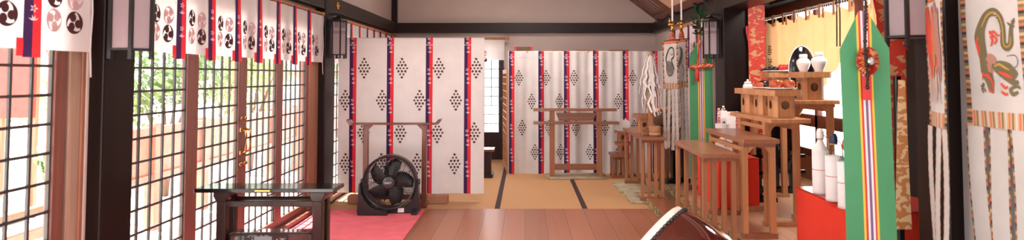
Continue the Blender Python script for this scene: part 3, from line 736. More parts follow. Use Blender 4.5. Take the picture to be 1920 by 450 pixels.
# ================================================================ floor fan
def floor_fan():
    t = thing('floor_fan', 'black round floor fan on the red carpet before the large striped curtain', 'fan', (X(734, 6.36), 6.36, .0075))
    R = .257; zc = .013 + R + .03
    hs = MB().lathe([(R, -.075), (R + .006, -.07), (R + .006, .06), (R, .065), (R - .014, .065), (R - .014, .05), (R - .008, -.06), (R - .014, -.075), (R, -.075)], (0, 0, zc), (0, 1, 0), 56, caps=False)
    hs.build('shroud', 'fan_plastic', t)
    def grille(y, dome, name, nsp, swirl):
        g = MB()
        for k in range(1, 13):
            r = .062 + (R - .07) * k / 12; yy = y - dome * (1 - (r / R) ** 2)
            g.tube([(r * math.cos(a), yy, zc + r * math.sin(a)) for a in lin(0, 2 * PI, 44)[:-1]], .0019 if k < 12 else .004, 5, closed=True)
        for k in range(nsp):
            a0 = 2 * PI * k / nsp; pts = []
            for q in lin(.05, R - .004, 8):
                a = a0 + swirl * (q / R); pts.append((q * math.cos(a), y - dome * (1 - (q / R) ** 2), zc + q * math.sin(a)))
            g.tube(pts, .0022, 5)
        return g.build(name, 'fan_plastic', t)
    grille(-.055, .035, 'front_grille', 20, .55); grille(.055, -.02, 'rear_grille', 16, -.4)
    hb = MB().lathe([(.062, -.04), (.062, -.085), (.057, -.098), (.03, -.104), (.002, -.105)], (0, 0, zc), (0, 1, 0), 32).build('hub', 'fan_grey', t)
    lg = MB(); vs, fs = text_tris('EAST', .028); lg.add([(x * 1.1, -.1065, zc + y + .002) for x, y in vs], fs); lg.build('logo', 'label_white', hb)
    MB().lathe([(.05, -.03), (.05, .085), (.035, .10), (.002, .1)], (0, 0, zc), (0, 1, 0), 24).build('motor', 'fan_plastic', t)
    for k in range(5):
        a = PI / 2 + .08 + k * 2 * PI / 5; bl = MB(); vs = []; n_ = 9
        ring = lin(.045, R - .03, n_)
        for r in ring:
            s_ = (r - .045) / (R - .075); wd = .028 + .055 * math.sin(PI * min(1, .15 + s_ * .75)); sw = a - .45 * s_
            er = Vector((math.cos(sw), 0, math.sin(sw))); et = Vector((-math.sin(sw), 0, math.cos(sw)))
            for e in (-1, 0, 1): vs.append(er * r + et * wd * e * .9 + Vector((0, -.008 + .020 * e + .006 * (e == 0), zc)))
        fs = []
        for i in range(n_):
            for j in range(2): fs.append((i * 3 + j, i * 3 + j + 1, i * 3 + j + 4, i * 3 + j + 3))
        bl.add(vs, fs, 0, True); bl.build('blade', 'fan_plastic', t, solid=.004)
    # cradle: base with two rising arms
    prof = [(-.28, 0), (.28, 0), (.29, .02), (.272, .10), (.262, .20), (.258, .30), (.272, .305)]
    def arm(s):
        pts = [(.285, 0), (.292, .05), (.284, .16), (.279, .285), (.270, .31), (.262, .30), (.250, .20), (.222, .145), (.17, .085), (.12, .055), (0, .04), (0, 0)]
        m = MB().prism([(s * x, z) for x, z in pts], (0, .05 if s > 0 else -.05, 0), (1, 0, 0), (0, 0, 1), .1)
        return m
    bm_ = arm(1); a2 = arm(-1); bm_.add(a2.v, a2.f, 0)
    for s in (-1, 1): bm_.prism([(-.13, 0), (.13, 0), (.13, .018), (.06, .05), (-.06, .05), (-.13, .018)], (s * .255 - .03, 0, 0), (0, 1, 0), (0, 0, 1), .06)
    bm_.build('base', 'fan_plastic', t, .006)
    for s in (-1, 1): MB().lathe([(.03, 0), (.03, .018), (.024, .024)], (s * .268, 0, zc), (s, 0, 0), 20).build('pivot_knob', 'fan_grey', t)
    MB().box(.085, .145, -.0535, -.0505, .01, .052).build('rating_label', 'label_white', t)
floor_fan()

# torii-shaped rack behind the fan
rk = thing('robe_rack', 'reddish wooden rack with upturned top bar behind the floor fan', 'rack', (X(742, 6.6), 6.62, 0))
yr = 6.64; zt = Zp(231, yr)
xl_, xr_ = X(688, yr), X(797, yr); x0, x1 = X(668, yr), X(818, yr)
for x in (xl_, xr_): MB().box(x - .026, x + .026, yr - .025, yr + .025, .05, zt - .012).build('upright', 'redwood', rk, .005, world=True)
MB().box(x0, x1, yr - .05, yr + .05, zt - .012, zt + .010).build('top_bar', 'redwood_x', rk, .004, world=True)
for x, s in ((x0, -1), (x1, 1)):
    MB().prism([(0, -.012), (s * .03, -.004), (s * .05, .02), (s * .062, .05), (s * .03, .045), (0, .012)], (x, yr + (.05 if s > 0 else -.05), 0 + zt), (1, 0, 0), (0, 0, 1), .1).build('upturned_end', 'redwood_x', rk, .004, world=True)
for x, s in ((xl_, 1), (xr_, -1)): MB().prism([(0, 0), (s * .06, 0), (s * .03, -.03), (0, -.06)], (x + s * .02, yr - s * .01, zt - .012), (1, 0, 0), (0, 0, 1), .02).build('corner_bracket', 'redwood', rk, world=True)
for x in (xl_, xr_): MB().box(x - .035, x + .035, yr - .06, yr + .09, .0075, .055).build('foot', 'redwood', rk, .006, world=True)
MB().box(xl_, xr_, yr - .012, yr + .012, .08, .13).build('lower_rail', 'redwood_x', rk, .003, world=True)
# tall two-bar rack before the rear curtain
Y3 = 8.50
tr = thing('tall_rack', 'tall wooden rack with two long bars before the rear curtain', 'rack', (X(1078, Y3), Y3, .02))
for px_ in (1035, 1123): MB().box(X(px_, Y3) - .034, X(px_, Y3) + .034, Y3 - .03, Y3 + .03, .02, Zp(207, Y3)).build('upright', 'cedar', tr, .004, world=True)
MB().box(X(1000, Y3), X(1155, Y3), Y3 - .055, Y3 + .055, Zp(208, Y3), Zp(203, Y3)).build('upper_bar', 'cedar_dark', tr, .004, world=True)
MB().box(X(1000, Y3), X(1159, Y3), Y3 - .075, Y3 + .075, Zp(232, Y3), Zp(227.5, Y3)).build('lower_bar', 'cedar_dark', tr, .004, world=True)
MB().prism([(X(1048, Y3), Zp(226, Y3)), (X(1110, Y3), Zp(226, Y3)), (X(1120, Y3), Zp(211, Y3)), (X(1042, Y3), Zp(211, Y3))], (0, Y3 + .02, 0), (1, 0, 0), (0, 0, 1), .03).build('back_panel', 'cedar_dark', tr, .003, world=True)
MB().box(X(1035, Y3), X(1123, Y3), Y3 - .014, Y3 + .014, Zp(317, Y3), Zp(306, Y3)).build('bottom_rail', 'cedar_dark', tr, .003, world=True)
# ================================================================ offering tables (plank on legs)
def offering_table(label, xc, y0, y1, zf, zt, w, eight=True, leg_mat='cedar', top='cedar_long', skew=0.0, lw=.034, ins=.09):
    L = y1 - y0; t = thing('offering_table', label, 'table', (xc, (y0 + y1) / 2, zf), 0, 'plank-topped offering tables')
    H = zt - zf; h = L / 2
    MB().prism([(-w / 2 + skew, -h), (w / 2 + skew, -h), (w / 2 - skew, h), (-w / 2 - skew, h)], (0, 0, H - .034), (1, 0, 0), (0, 1, 0), .034).build('tabletop', top, t, .005)
    for s in (-1, 1):
        y = s * (h - ins)
        MB().box(-w / 2 + .012, w / 2 - .012, y - .03, y + .03, H - .062, H - .034).build('cross_batten', top, t, .003)
        xs = [-.40 * w, -.135 * w, .135 * w, .40 * w] if eight else [-.38 * w, .38 * w]
        for x in xs: MB().box(x - lw / 2, x + lw / 2, y - lw / 2, y + lw / 2, .03, H - .062).build('leg', leg_mat, t, .003)
        MB().box(-w / 2 + .005, w / 2 - .005, y - .03, y + .03, 0, .036).build('foot_rail', top, t, .003)
    if not eight:
        for s in (-1, 1): MB().box(s * .38 * w - .012, s * .38 * w + .012, -h + ins, h - ins, H - .10, H - .066).build('side_rail', leg_mat, t, .003)
        for s in (-1, 1):
            y = s * (h - ins)
            for q in (-1, 1): MB().prism([(0, 0), (-q * .05, 0), (-q * .02, -.02), (0, -.05)], (q * (.38 * w - lw / 2), y + q * .012, H - .06), (1, 0, 0), (0, 0, 1), .024).build('corner_bracket', leg_mat, t)
    return t
offering_table('near eight-legged offering table on the low step behind the drum', 1.43, 4.66, 5.66, .073, .785, .265, skew=-.012)
offering_table('offering table on two leg frames before the red cloth chest', 1.735, 4.70, 5.70, .15, .885, .27, False, skew=-.006, leg_mat='hinoki', lw=.042)
offering_table('offering table carrying three boxes with fruit and vegetables', 2.06, 4.97, 5.96, .15, 1.015, .31, False, ins=.20, leg_mat='hinoki', top='hinoki', lw=.045)
offering_table('tallest offering table carrying the white vases before the cream curtain', 2.435, 5.34, 6.50, .15, 1.145, .38, False, leg_mat='hinoki', top='hinoki', lw=.05)
offering_table('far eight-legged offering table on straw mats carrying the paper wand', 1.36, 6.78, 8.06, .024, .70, .265, leg_mat='cedar', top='cedar_dark')
offering_table('small low offering table carrying two stacked boxes beside the rear curtain', X(1163, 8.5), 8.45, 8.80, .0, .315, .25, leg_mat='cedar', top='cedar_dark', lw=.028)
offering_table('dim offering table behind the paper wand carrying a heaped basket', 1.72, 7.55, 8.35, .0, .74, .27, leg_mat='cedar_dark', top='cedar_dark')

# ---------------------------------------------------------------- sanbo: tray on a pierced box
def holed(m, o, ax, ay, w, h, hc, hr, d):
    """wall of size w x h in the plane (ax, ay) at o, pierced by a round hole"""
    o, ax, ay = Vector(o), Vector(ax), Vector(ay); nz = ax.cross(ay).normalized() * d; n = 20; vs, fs = [], []
    for lay in (0, 1):
        for k in range(n):
            g = 2 * PI * k / n + PI / 4; c, s_ = math.cos(g), math.sin(g)
            q = min(((w - hc[0]) if c > 0 else hc[0]) / abs(c) if abs(c) > 1e-6 else 9, ((h - hc[1]) if s_ > 0 else hc[1]) / abs(s_) if abs(s_) > 1e-6 else 9)
            vs.append(o + ax * (hc[0] + c * q) + ay * (hc[1] + s_ * q) + nz * lay)
        for k in range(n):
            g = 2 * PI * k / n + PI / 4; vs.append(o + ax * (hc[0] + math.cos(g) * hr) + ay * (hc[1] + math.sin(g) * hr * 1.08) + nz * lay)
        for cx_, cy_ in ((w, h), (0, h), (0, 0), (w, 0)): vs.append(o + ax * cx_ + ay * cy_ + nz * lay)
    S = 2 * n + 4
    for lay in (0, 1):
        b_ = lay * S
        for k in range(n): fs.append((b_ + k, b_ + (k + 1) % n, b_ + n + (k + 1) % n, b_ + n + k))
        import math as mm
        for ci, (cx_, cy_) in enumerate(((w, h), (0, h), (0, 0), (w, 0))):
            a = math.atan2(cy_ - hc[1], cx_ - hc[0]) - PI / 4
            k = int(math.floor((a % (2 * PI)) / (2 * PI / n))); fs.append((b_ + k, b_ + (k + 1) % n, b_ + 2 * n + ci))
    for k in range(n): fs.append((n + k, n + (k + 1) % n, S + n + (k + 1) % n, S + n + k))
    return m.add(vs, fs)
def sanbo(label, loc, W_=.26, H=.22, mat='hinoki', rz=0.0):
    t = thing('offering_box', label, 'offering stand', loc, rz, 'pierced wooden offering boxes')
    bw = W_ * .66; h = H * .79; c = bw * .16; m = MB(); f = bw - 2 * c; r = bw / 2
    for k in range(4):
        g = k * PI / 2; ax = Vector((math.cos(g), math.sin(g), 0)); nrm = Vector((math.sin(g), -math.cos(g), 0)); o = nrm * r - ax * (f / 2)
        if k != 2: holed(m, o, ax, (0, 0, 1), f, h, (f / 2, h * .58), min(f, h) * .28, -.006)
        else: m.bar(o + ax * f / 2 + Vector((0, 0, 0)), o + ax * f / 2 + Vector((0, 0, h)), f, .006, up=nrm)
        p, q = nrm * r + ax * (f / 2), ax * r + nrm * (f / 2)
        m.add([p, q, q + Vector((0, 0, h)), p + Vector((0, 0, h)), p * .95, q * .95, q * .95 + Vector((0, 0, h)), p * .95 + Vector((0, 0, h))], [(0, 1, 2, 3), (5, 4, 7, 6)])
    m.build('body', mat, t)
    tm = MB(); tw = W_ / 2; cc = tw * .25
    oct_ = [(-tw + cc, -tw), (tw - cc, -tw), (tw, -tw + cc), (tw, tw - cc), (tw - cc, tw), (-tw + cc, tw), (-tw, tw - cc), (-tw, -tw + cc)]
    tm.prism(oct_, (0, 0, h), (1, 0, 0), (0, 1, 0), .012)
    for k in range(8):
        a, b_ = oct_[k], oct_[(k + 1) % 8]; tm.bar((a[0] * .98, a[1] * .98, (h + H) / 2 + .003), (b_[0] * .98, b_[1] * .98, (h + H) / 2 + .003), .008, H - h - .004)
    tm.build('tray', mat, t)
    return t
ZS3, ZS4 = 1.016, 1.146
s1 = sanbo('front pierced offering box with the persimmons on the three-box table', (2.06, 5.16, ZS3))
sanbo('middle pierced offering box with dark vegetables on the three-box table', (2.06, 5.48, ZS3))
sanbo('rear pierced offering box with the small white jar on the three-box table', (2.06, 5.80, ZS3))
sanbo('offering box under the pair of white vases on the tallest table', (2.445, 5.50, ZS4), .275, .235)
sanbo('offering box under the red and black offerings on the tallest table', (2.445, 6.16, ZS4), .275, .235)
sanbo('offering box on the far eight-legged table beside the paper wand', (1.352, 7.32, .701), .215, .215, 'cedar')
sanbo('lower of two stacked offering boxes on the small low table', (X(1167, 8.55), 8.56, .316), .20, .15, 'cedar')
sanbo('upper of two stacked offering boxes on the small low table', (X(1166, 8.55), 8.56, .467), .19, .15, 'cedar')
# folded white paper on the stacked boxes
fp = MB()
for k in range(5):
    x = X(1166, 8.5) - .06 + .024 * k; fp.prism([(0, 0), (.05, .02), (.07, .12), (.03, .16 + .02 * (k % 2)), (-.01, .09)], (x, 8.55 - .012 * k, .612), (1, 0, 0), (0, 0, 1), .002)
tag(fp.build('folded_paper', 'paper'), 'folded white paper ornament on top of the two stacked boxes', 'paper ornament')

# ---------------------------------------------------------------- dishes, fruit, vases
def plate(label, c, r):
    return tag(MB().lathe([(.002, .004), (r * .6, .004), (r * .95, .014), (r, .017), (r * .97, .010), (r * .62, 0), (.002, 0)], c, n=32).build('plate', 'porcelain'), label, 'plate', 'white offering plates')
zt1 = ZS3 + .222; zt4 = ZS4 + .237
plate('white plate of persimmons on the front offering box', (2.06, 5.16, zt1), .125)
plate('white plate of dark vegetables on the middle offering box', (2.06, 5.48, zt1), .115)
plate('white plate of red and black offerings on the tallest table', (2.445, 6.16, zt4), .165)
def fruit(label, c, r, mat='persimmon'):
    t = thing('persimmon', label, 'fruit', c, 0, 'persimmons on the white plate')
    MB().lathe([(.002, .012), (r * .5, .002), (r * .9, r * .35), (r, r * .8), (r * .88, r * 1.3), (r * .45, r * 1.55), (.004, r * 1.48)], (0, 0, 0), n=22).build('flesh', mat, t)
    cm = MB()
    for k in range(4):
        g = k * PI / 2 + .4; cm.poly([(0, 0, r * 1.53), (r * .4 * math.cos(g - .5), r * .4 * math.sin(g - .5), r * 1.58), (r * .55 * math.cos(g), r * .55 * math.sin(g), r * 1.54), (r * .4 * math.cos(g + .5), r * .4 * math.sin(g + .5), r * 1.58)])
    cm.tube([(0, 0, r * 1.5), (0, .003, r * 1.68)], .004, 6); cm.build('calyx', 'stem_green', t)
fruit('large persimmon at the nearer side of the white plate', (2.005, 5.13, zt1 + .006), .050)
fruit('large persimmon on the white plate nearest the vases', (2.118, 5.14, zt1 + .006), .048)
fruit('persimmon at the back of the white plate between two others', (2.07, 5.225, zt1 + .008), .044)
def veg(name, label, cat, pts, rs, mat, z):
    return tag(MB().tube([Vector(p) + Vector((0, 0, z)) for p in pts], rs, 12).build(name, mat), label, cat)
veg('aubergine', 'dark glossy aubergine on the middle plate beside the persimmons', 'vegetable', [(2.02, 5.43, .03), (2.07, 5.44, .034), (2.12, 5.45, .032), (2.15, 5.455, .03)], [.012, .03, .026, .008], 'aubergine', zt1 + .006)
veg('aubergine', 'dark glossy aubergine at the far side of the middle plate', 'vegetable', [(1.99, 5.53, .03), (2.05, 5.54, .036), (2.10, 5.54, .034), (2.13, 5.54, .03)], [.012, .032, .03, .008], 'aubergine', zt1 + .006)
veg('sweet_potato', 'reddish sweet potato at the near edge of the middle plate', 'vegetable', [(1.97, 5.50, .026), (1.99, 5.46, .028), (2.00, 5.42, .028), (2.0, 5.40, .026)], [.008, .024, .024, .008], 'persimmon', zt1 + .006)
jr = thing('lidded_jar', 'small white lidded jar on the rear offering box', 'jar', (2.01, 5.78, zt1 - .03))
MB().lathe([(.022, 0), (.036, .012), (.045, .04), (.036, .066), (.026, .072)], n=24).build('body', 'porcelain', jr)
MB().lathe([(.034, .073), (.028, .086), (.008, .094), (.010, .106), (.002, .112)], n=20).build('lid', 'porcelain', jr)
def vase(label, c, s=1.0):
    t = thing('sake_vase', label, 'vase', c, 0, 'white porcelain sake vases')
    MB().lathe([(.036 * s, 0), (.034 * s, .012 * s), (.033 * s, .04 * s), (.050 * s, .078 * s), (.058 * s, .105 * s), (.054 * s, .128 * s), (.034 * s, .146 * s), (.030 * s, .152 * s)], n=28).build('body', 'porcelain', t)
    MB().lathe([(.033 * s, .1525 * s), (.034 * s, .156 * s), (.034 * s, .178 * s), (.030 * s, .182 * s), (.002, .183 * s)], n=24).build('lid', 'porcelain', t)
vase('white porcelain vase with its lid, nearer the red offerings, of the pair', (2.402, 5.52, zt4 - .03), 1.0)
vase('white porcelain vase with its lid, nearer the large green banner, of the pair', (2.490, 5.42, zt4 - .03), 1.08)
# black lacquered oval behind the vases
mk = thing('lacquered_disc', 'black lacquered upright oval with pale rim behind the white vases', 'ornament', (2.50, 5.78, ZS4))
MB().lathe([(.002, -.012), (.13, -.012), (.136, 0), (.13, .012), (.002, .012)], (0, 0, 0), (0, 1, 0), 48).turn(Matrix.Translation((0, 0, .26)) @ Matrix.Diagonal((.86, 1, 1.55, 1))).build('disc', 'black_lacquer', mk)
rim = MB().tube([(.122 * math.cos(a), -.010, .26 + .212 * math.sin(a)) for a in lin(0, 2 * PI, 40)[:-1]], .004, 6, closed=True); rim.build('rim', 'label_white', mk)
MB().box(-.06, .06, -.045, .045, .001, .02).bar((0, 0, .02), (0, 0, .08), .03).build('foot', 'black_lacquer', mk, .003)
# red and black offerings
kb_ = MB()
for k in range(12):
    a = random.uniform(0, 6.28); r = random.uniform(0, .05); kb_.tube([(2.36 + r * math.cos(a) - .06, 6.12 + r * math.sin(a), zt4 + .018), (2.36 + r * math.cos(a), 6.12 + r * math.sin(a), zt4 + .05 - r * .3), (2.36 + r * math.cos(a) + .06, 6.13 + r * math.sin(a), zt4 + .02)], [.006, .016, .006], 7)
tag(kb_.build('dried_kelp', 'aubergine'), 'heap of black dried kelp on the highest white plate', 'kelp')
rb = MB()
for k in range(4): rb.ball((2.44 + .034 * k, 6.10 + .01 * (k % 2), zt4 + .044), .034, .8, .8, .95, n=12, k=7)
for k in range(4): rb.box(2.415 + .034 * k, 2.445 + .034 * k, 6.08, 6.12, zt4 + .012, zt4 + .03)
tag(rb.build('red_bundle', 'silk_red'), 'bright red wrapped bundle beside the black kelp', 'bundle')
fan_p = MB().prism([(-.08, -.05), (.10, -.06), (.13, .01), (.02, .04)], (2.52, 6.05, zt4 + .018), (1, 0, 0), (0, 1, 0), .004)
tag(fan_p.build('paper_slip', 'paper'), 'cream paper slip lying on the highest white plate', 'paper')

# ---------------------------------------------------------------- paper wand and its neighbours
pw_ = thing('paper_wand', 'wooden wand with long white paper streamers on the far offering table', 'ritual wand', (1.375, 6.98, .701))
MB().box(-.10, .02, -.02, .10, .0, .045).box(-.075, .0, -.0, .08, .045, .075).build('stand', 'cedar_dark', pw_, .004)
MB().box(-.022, .022, .018, .062, .06, .90).build('stick', 'cedar', pw_, .003)
stm = MB(); random.seed(3)
for k in range(95):
    a = random.uniform(0, 2 * PI); r0 = random.uniform(.012, .03); r1 = random.uniform(.05, .15) ; ln = random.uniform(.30, .66); z0_ = .885 - random.uniform(0, .03)
    wv = random.uniform(.006, .012); pts = []
    nseg = 7
    for i in range(nseg + 1):
        q = i / nseg; rr = r0 + (r1 - r0) * q ** .75; zz = z0_ - ln * q + .02 * math.sin(PI * q); ja = a + (.12 if i % 2 else -.12) * (.4 + q) + .1 * random.uniform(-1, 1)
        pts.append((rr * math.cos(ja), .04 + rr * math.sin(ja), zz))
    vs = []
    for p in pts:
        tx = Vector((-math.sin(a), math.cos(a), .25 * random.uniform(-1, 1))) * wv; vs += [Vector(p) - tx, Vector(p) + tx]
    stm.add(vs, [(2 * i, 2 * i + 1, 2 * i + 3, 2 * i + 2) for i in range(nseg)], 1 if k % 6 == 0 else 0)
so = stm.build('streamer_bunch', ['paper', 'hemp'], pw_); so['kind'] = 'stuff'
MB().lathe([(.03, -.005), (.036, .01), (.03, .03), (.012, .04)], (0, .04, .88), n=14).build('binding', 'hemp', pw_)
cu = thing('wooden_cup', 'round wooden cup beside the foot of the paper wand', 'cup', (1.395, 6.90, .701))
MB().lathe([(.054, 0), (.06, .004), (.06, .11), (.054, .113), (.052, .03), (.002, .026)], n=26).build('wall', 'cedar', cu)
MB().lathe([(.061, .02), (.0625, .024), (.0625, .034), (.061, .038)], n=26).build('hoop', 'hemp', cu)
bk = thing('basket', 'dark woven basket heaped with small ornaments behind the paper wand', 'basket', (1.70, 7.82, .741))
MB().lathe([(.10, 0), (.13, .03), (.155, .10), (.165, .15), (.150, .15), (.13, .06), (.002, .05)], n=28).build('weave', 'basket', bk)
random.seed(11)
for k in range(26):
    a = random.uniform(0, 6.28); r = .125 * math.sqrt(random.random()); mt = random.choice(['gold', 'bead_blue', 'silk_red', 'flag_tan', 'porcelain', 'ink_olive'])
    tag(MB().ball((1.70 + r * math.cos(a), 7.82 + r * math.sin(a), .741 + .165 + .05 * (1 - r / .13) + random.uniform(0, .015)), .024, 1, 1, .9, n=10, k=6).build('ornament', mt),
        'small round ornament in the dark basket behind the paper wand', 'ornament', 'ornaments heaped in the basket')
dk = thing('bird_figure', 'small orange bird-shaped figure beside the ornament basket', 'figurine', (1.795, 7.64, .741))
MB().ball((0, 0, .16), .045, 1.3, .8, .8).ball((-.045, 0, .205), .026).build('body', 'flag_orange', dk)
MB().lathe([(.004, 0), (.002, .03)], (-.07, 0, .205), (-1, 0, 0), 8).build('beak', 'gold', dk)
MB().lathe([(.04, 0), (.035, .01), (.01, .03), (.01, .13)], n=16).build('pedestal', 'cedar_dark', dk)

# ================================================================ masakaki: silk banner stands
def masakaki(label, loc, za, zs, zb, w, kind, roll=0.0):
    t = thing('silk_banner_stand', label, 'banner stand', loc); T = Matrix.Rotation(roll, 4, 'Y')
    top = za + .55
    MB().tube([(0, .035, 0.02), (0, .035, za + .12)], .020, 12).build('pole', 'redwood' if kind == 'mirror' else 'hinoki', t)
    MB().box(-.16, .16, .005, .065, 0, .055).box(-.03, .03, -.12, .19, .0, .05).build('cross_base', 'redwood', t, .005)
    # five-coloured silk: green outside, narrow bands in the middle
    bands = [(-w / 2, -.034, 0), (-.034, -.024, 1), (-.024, -.014, 2), (-.014, -.004, 3), (-.004, .008, 4), (.008, .018, 3), (.018, .026, 2), (.026, .036, 1), (.036, w / 2, 0)]
    def P(u, v):
        return Vector((u, -.004 * math.cos(7 * u) - .006 * math.sin(3.3 * v + 8 * u), v))
    cl = Cloth(P, 1); us = []
    mb = cl.mb; zl = lin(zb, zs, 14)
    cl.surf(-w / 2, w / 2, zb, zs, .02, .05, bands)
    # pointed head: the silk folds towards the apex
    for a, b_, m_ in bands:
        n_ = 8; f = lambda u: zs + (za - zs) * (1 - max(0, abs(u) - .02) / (w / 2 - .02))
        ul = lin(a, b_, 4)
        for i in range(4):
            u0, u1 = ul[i], ul[i + 1]
            mb.add([P(u0, zs), P(u1, zs), P(u1, max(zs, f(u1))), P(u0, max(zs, f(u0)))], [(0, 1, 2, 3)], m_)
    if roll: cl.mb.turn(Matrix.Translation((0, 0, za)) @ T @ Matrix.Translation((0, 0, -za)))
    cl.mb.build('silk_banner', ['silk_green', 'silk_yellow', 'silk_red', 'silk_white', 'silk_purple'], t)
    lv = MB(); random.seed(5)
    for k in range(120):
        a = random.uniform(0, 6.28); h = random.uniform(.05, .34); r = .06 * math.sin(PI * min(1, .15 + h * 1.9)) * random.uniform(.3, 1)
        p = Vector((r * math.cos(a), .035 + r * math.sin(a), za + h)); d = Vector((math.cos(a), math.sin(a), random.uniform(.2, 1.2))).normalized(); e = d.cross(Vector((0, 0, 1))).normalized()
        l = random.uniform(.05, .075); wd = l * .24; nn = e.cross(d) * .006
        lv.add([p, p + d * l * .5 + e * wd - nn, p + d * l, p + d * l * .5 - e * wd - nn, p + d * l * .5 + nn], [(0, 1, 4), (1, 2, 4), (2, 3, 4), (3, 0, 4)])
    br = MB().tube([(0, .035, za + .10), (.006, .035, za + .22), (-.004, .035, za + .34)], [.014, .008, .004], 8); br.build('branch', 'bark', t)
    lv.build('sakaki_leaves', 'leaf_dark', t)
    return t
GN = W(1620, 92, 2.96)
ns = masakaki('large green silk banner with red rosette hanging near the white wall', (GN.x, 2.96, .15), Zp(20, 2.96) - .15, Zp(92, 2.96) - .15, .10, .232, 'mirror', -.012)
# rosette, mirror, cords and red tag (parts of the near stand)
zr = Zp(115, 2.96) - .15
ro = MB(); n_ = 48
vs = [Vector((0, -.03, zr))]; 
for i in range(n_):
    g = 2 * PI * i / n_; pl = -.028 - (.018 if i % 2 else 0)
    vs.append(Vector((.012 * math.cos(g), pl - .004, zr + .014 * math.sin(g))))
for i in range(n_):
    g = 2 * PI * i / n_; pl = -.026 - (.014 if i % 2 else 0); vs.append(Vector((.050 * math.cos(g), pl, zr + .066 * math.sin(g))))
for i in range(n_):
    g = 2 * PI * i / n_; vs.append(Vector((.047 * math.cos(g), -.016, zr + .062 * math.sin(g))))
fs = [(0, 1 + i, 1 + (i + 1) % n_) for i in range(n_)] + [(1 + i, 1 + (i + 1) % n_, 1 + n_ + (i + 1) % n_, 1 + n_ + i) for i in range(n_)] + [(1 + n_ + i, 1 + n_ + (i + 1) % n_, 1 + 2 * n_ + (i + 1) % n_, 1 + 2 * n_ + i) for i in range(n_)]
ro.add(vs, fs, 0); 
M['rosette'] = None; brocade('rosette', (0.42, 0.03, 0.02, 1), (0.70, 0.36, 0.14, 1), 40, 0.60); ro.build('rosette', 'rosette', ns)
MB().lathe([(.002, 0), (.018, .002), (.021, .008), (.016, .014), (.002, .016)], (.004, -.04, zr), (0, -1, 0), 20).turn(Matrix.Identity(4)).build('mirror', 'steel', ns)
cd = MB()
cd.tube([(-.020 + .004 * math.sin(9 * q), -.052 - .004 * math.cos(14 * q), zr + .30 - .42 * q) for q in lin(0, 1, 26)], .005, 7)
for q in lin(0, 1, 24): cd.ball((-.020 + .004 * math.sin(9 * q), -.056, zr + .30 - .42 * q), .0075 if int(q * 24) % 3 else .010, n=8, k=5)
cd.build('bead_string', 'dark_stain', ns)
MB().box(-.022, .020, -.022, -.018, zr - .178, zr - .07).build('red_tag', 'silk_red', ns)
fsb = masakaki('small green silk banner with red sword behind the eight-legged table', (X(1306, 6.95), 6.78, .15), Zp(75, 6.78) - .15, Zp(106, 6.78) - .15, Zp(330, 6.78) - .15, .245, 'sword')
zq = Zp(124, 6.75) - .15
MB().lathe([(.012, -.125), (.022, -.12), (.019, -.10), (.026, -.06), (.024, -.02), (.027, .02), (.024, .06), (.026, .10), (.014, .125)], (0, -.04, zq), (1, 0, .06), 16).build('sword_case', 'rosette', fsb)
MB().tube([(-.06, -.045, zq), (-.02, -.02, zq + .20), (0, -.01, zq + .27), (.02, -.02, zq + .20), (.06, -.045, zq)], .006, 6).build('cord', 'silk_red', fsb)
MB().lathe([(.012, .0), (.024, -.02), (.022, -.06), (.024, -.14), (.004, -.142)], (-.055, -.045, zq - .02), n=14).build('tassel', 'silk_red', fsb)
MB().box(-.11, .11, -.012, -.002, Zp(345, 6.78) - .15, Zp(322, 6.78) - .15).build('hem_band', 'brocade_edge', fsb)

# ================================================================ divine-beast banners
FM = ['flag_white', 'flag_orange', 'flag_navy', 'flag_olive', 'flag_tan', 'ink_olive', 'ink_grey', 'ink_red', 'ink_pink', 'ink_gold', 'ink_black']
def stroke(mb, pts, ws, y, m):
    """flat brush stroke through (x, z) points"""
    P = []; n = len(pts)
    for i in range(n - 1):
        p0, p1, p2, p3 = [Vector((*pts[max(0, min(n - 1, i + q))], 0)) for q in (-1, 0, 1, 2)]
        for k in range(5):
            t_ = k / 5; P.append((0.5 * ((2 * p1) + (p2 - p0) * t_ + (2 * p0 - 5 * p1 + 4 * p2 - p3) * t_ ** 2 + (3 * p1 - p0 - 3 * p2 + p3) * t_ ** 3), (ws[i] * (1 - t_) + ws[i + 1] * t_) if isinstance(ws, (list, tuple)) else ws))
    P.append((Vector((*pts[-1], 0)), ws[-1] if isinstance(ws, (list, tuple)) else ws))
    vs = []
    for i, (p, w_) in enumerate(P):
        d = (P[min(i + 1, len(P) - 1)][0] - P[max(i - 1, 0)][0]).normalized(); nrm = Vector((-d.y, d.x, 0)) * w_ / 2
        for e in (-1, 1): q = p + nrm * e; vs.append((q.x, y, q.y))
    mb.add(vs, [(2 * i, 2 * i + 1, 2 * i + 3, 2 * i + 2) for i in range(len(P) - 1)], m)
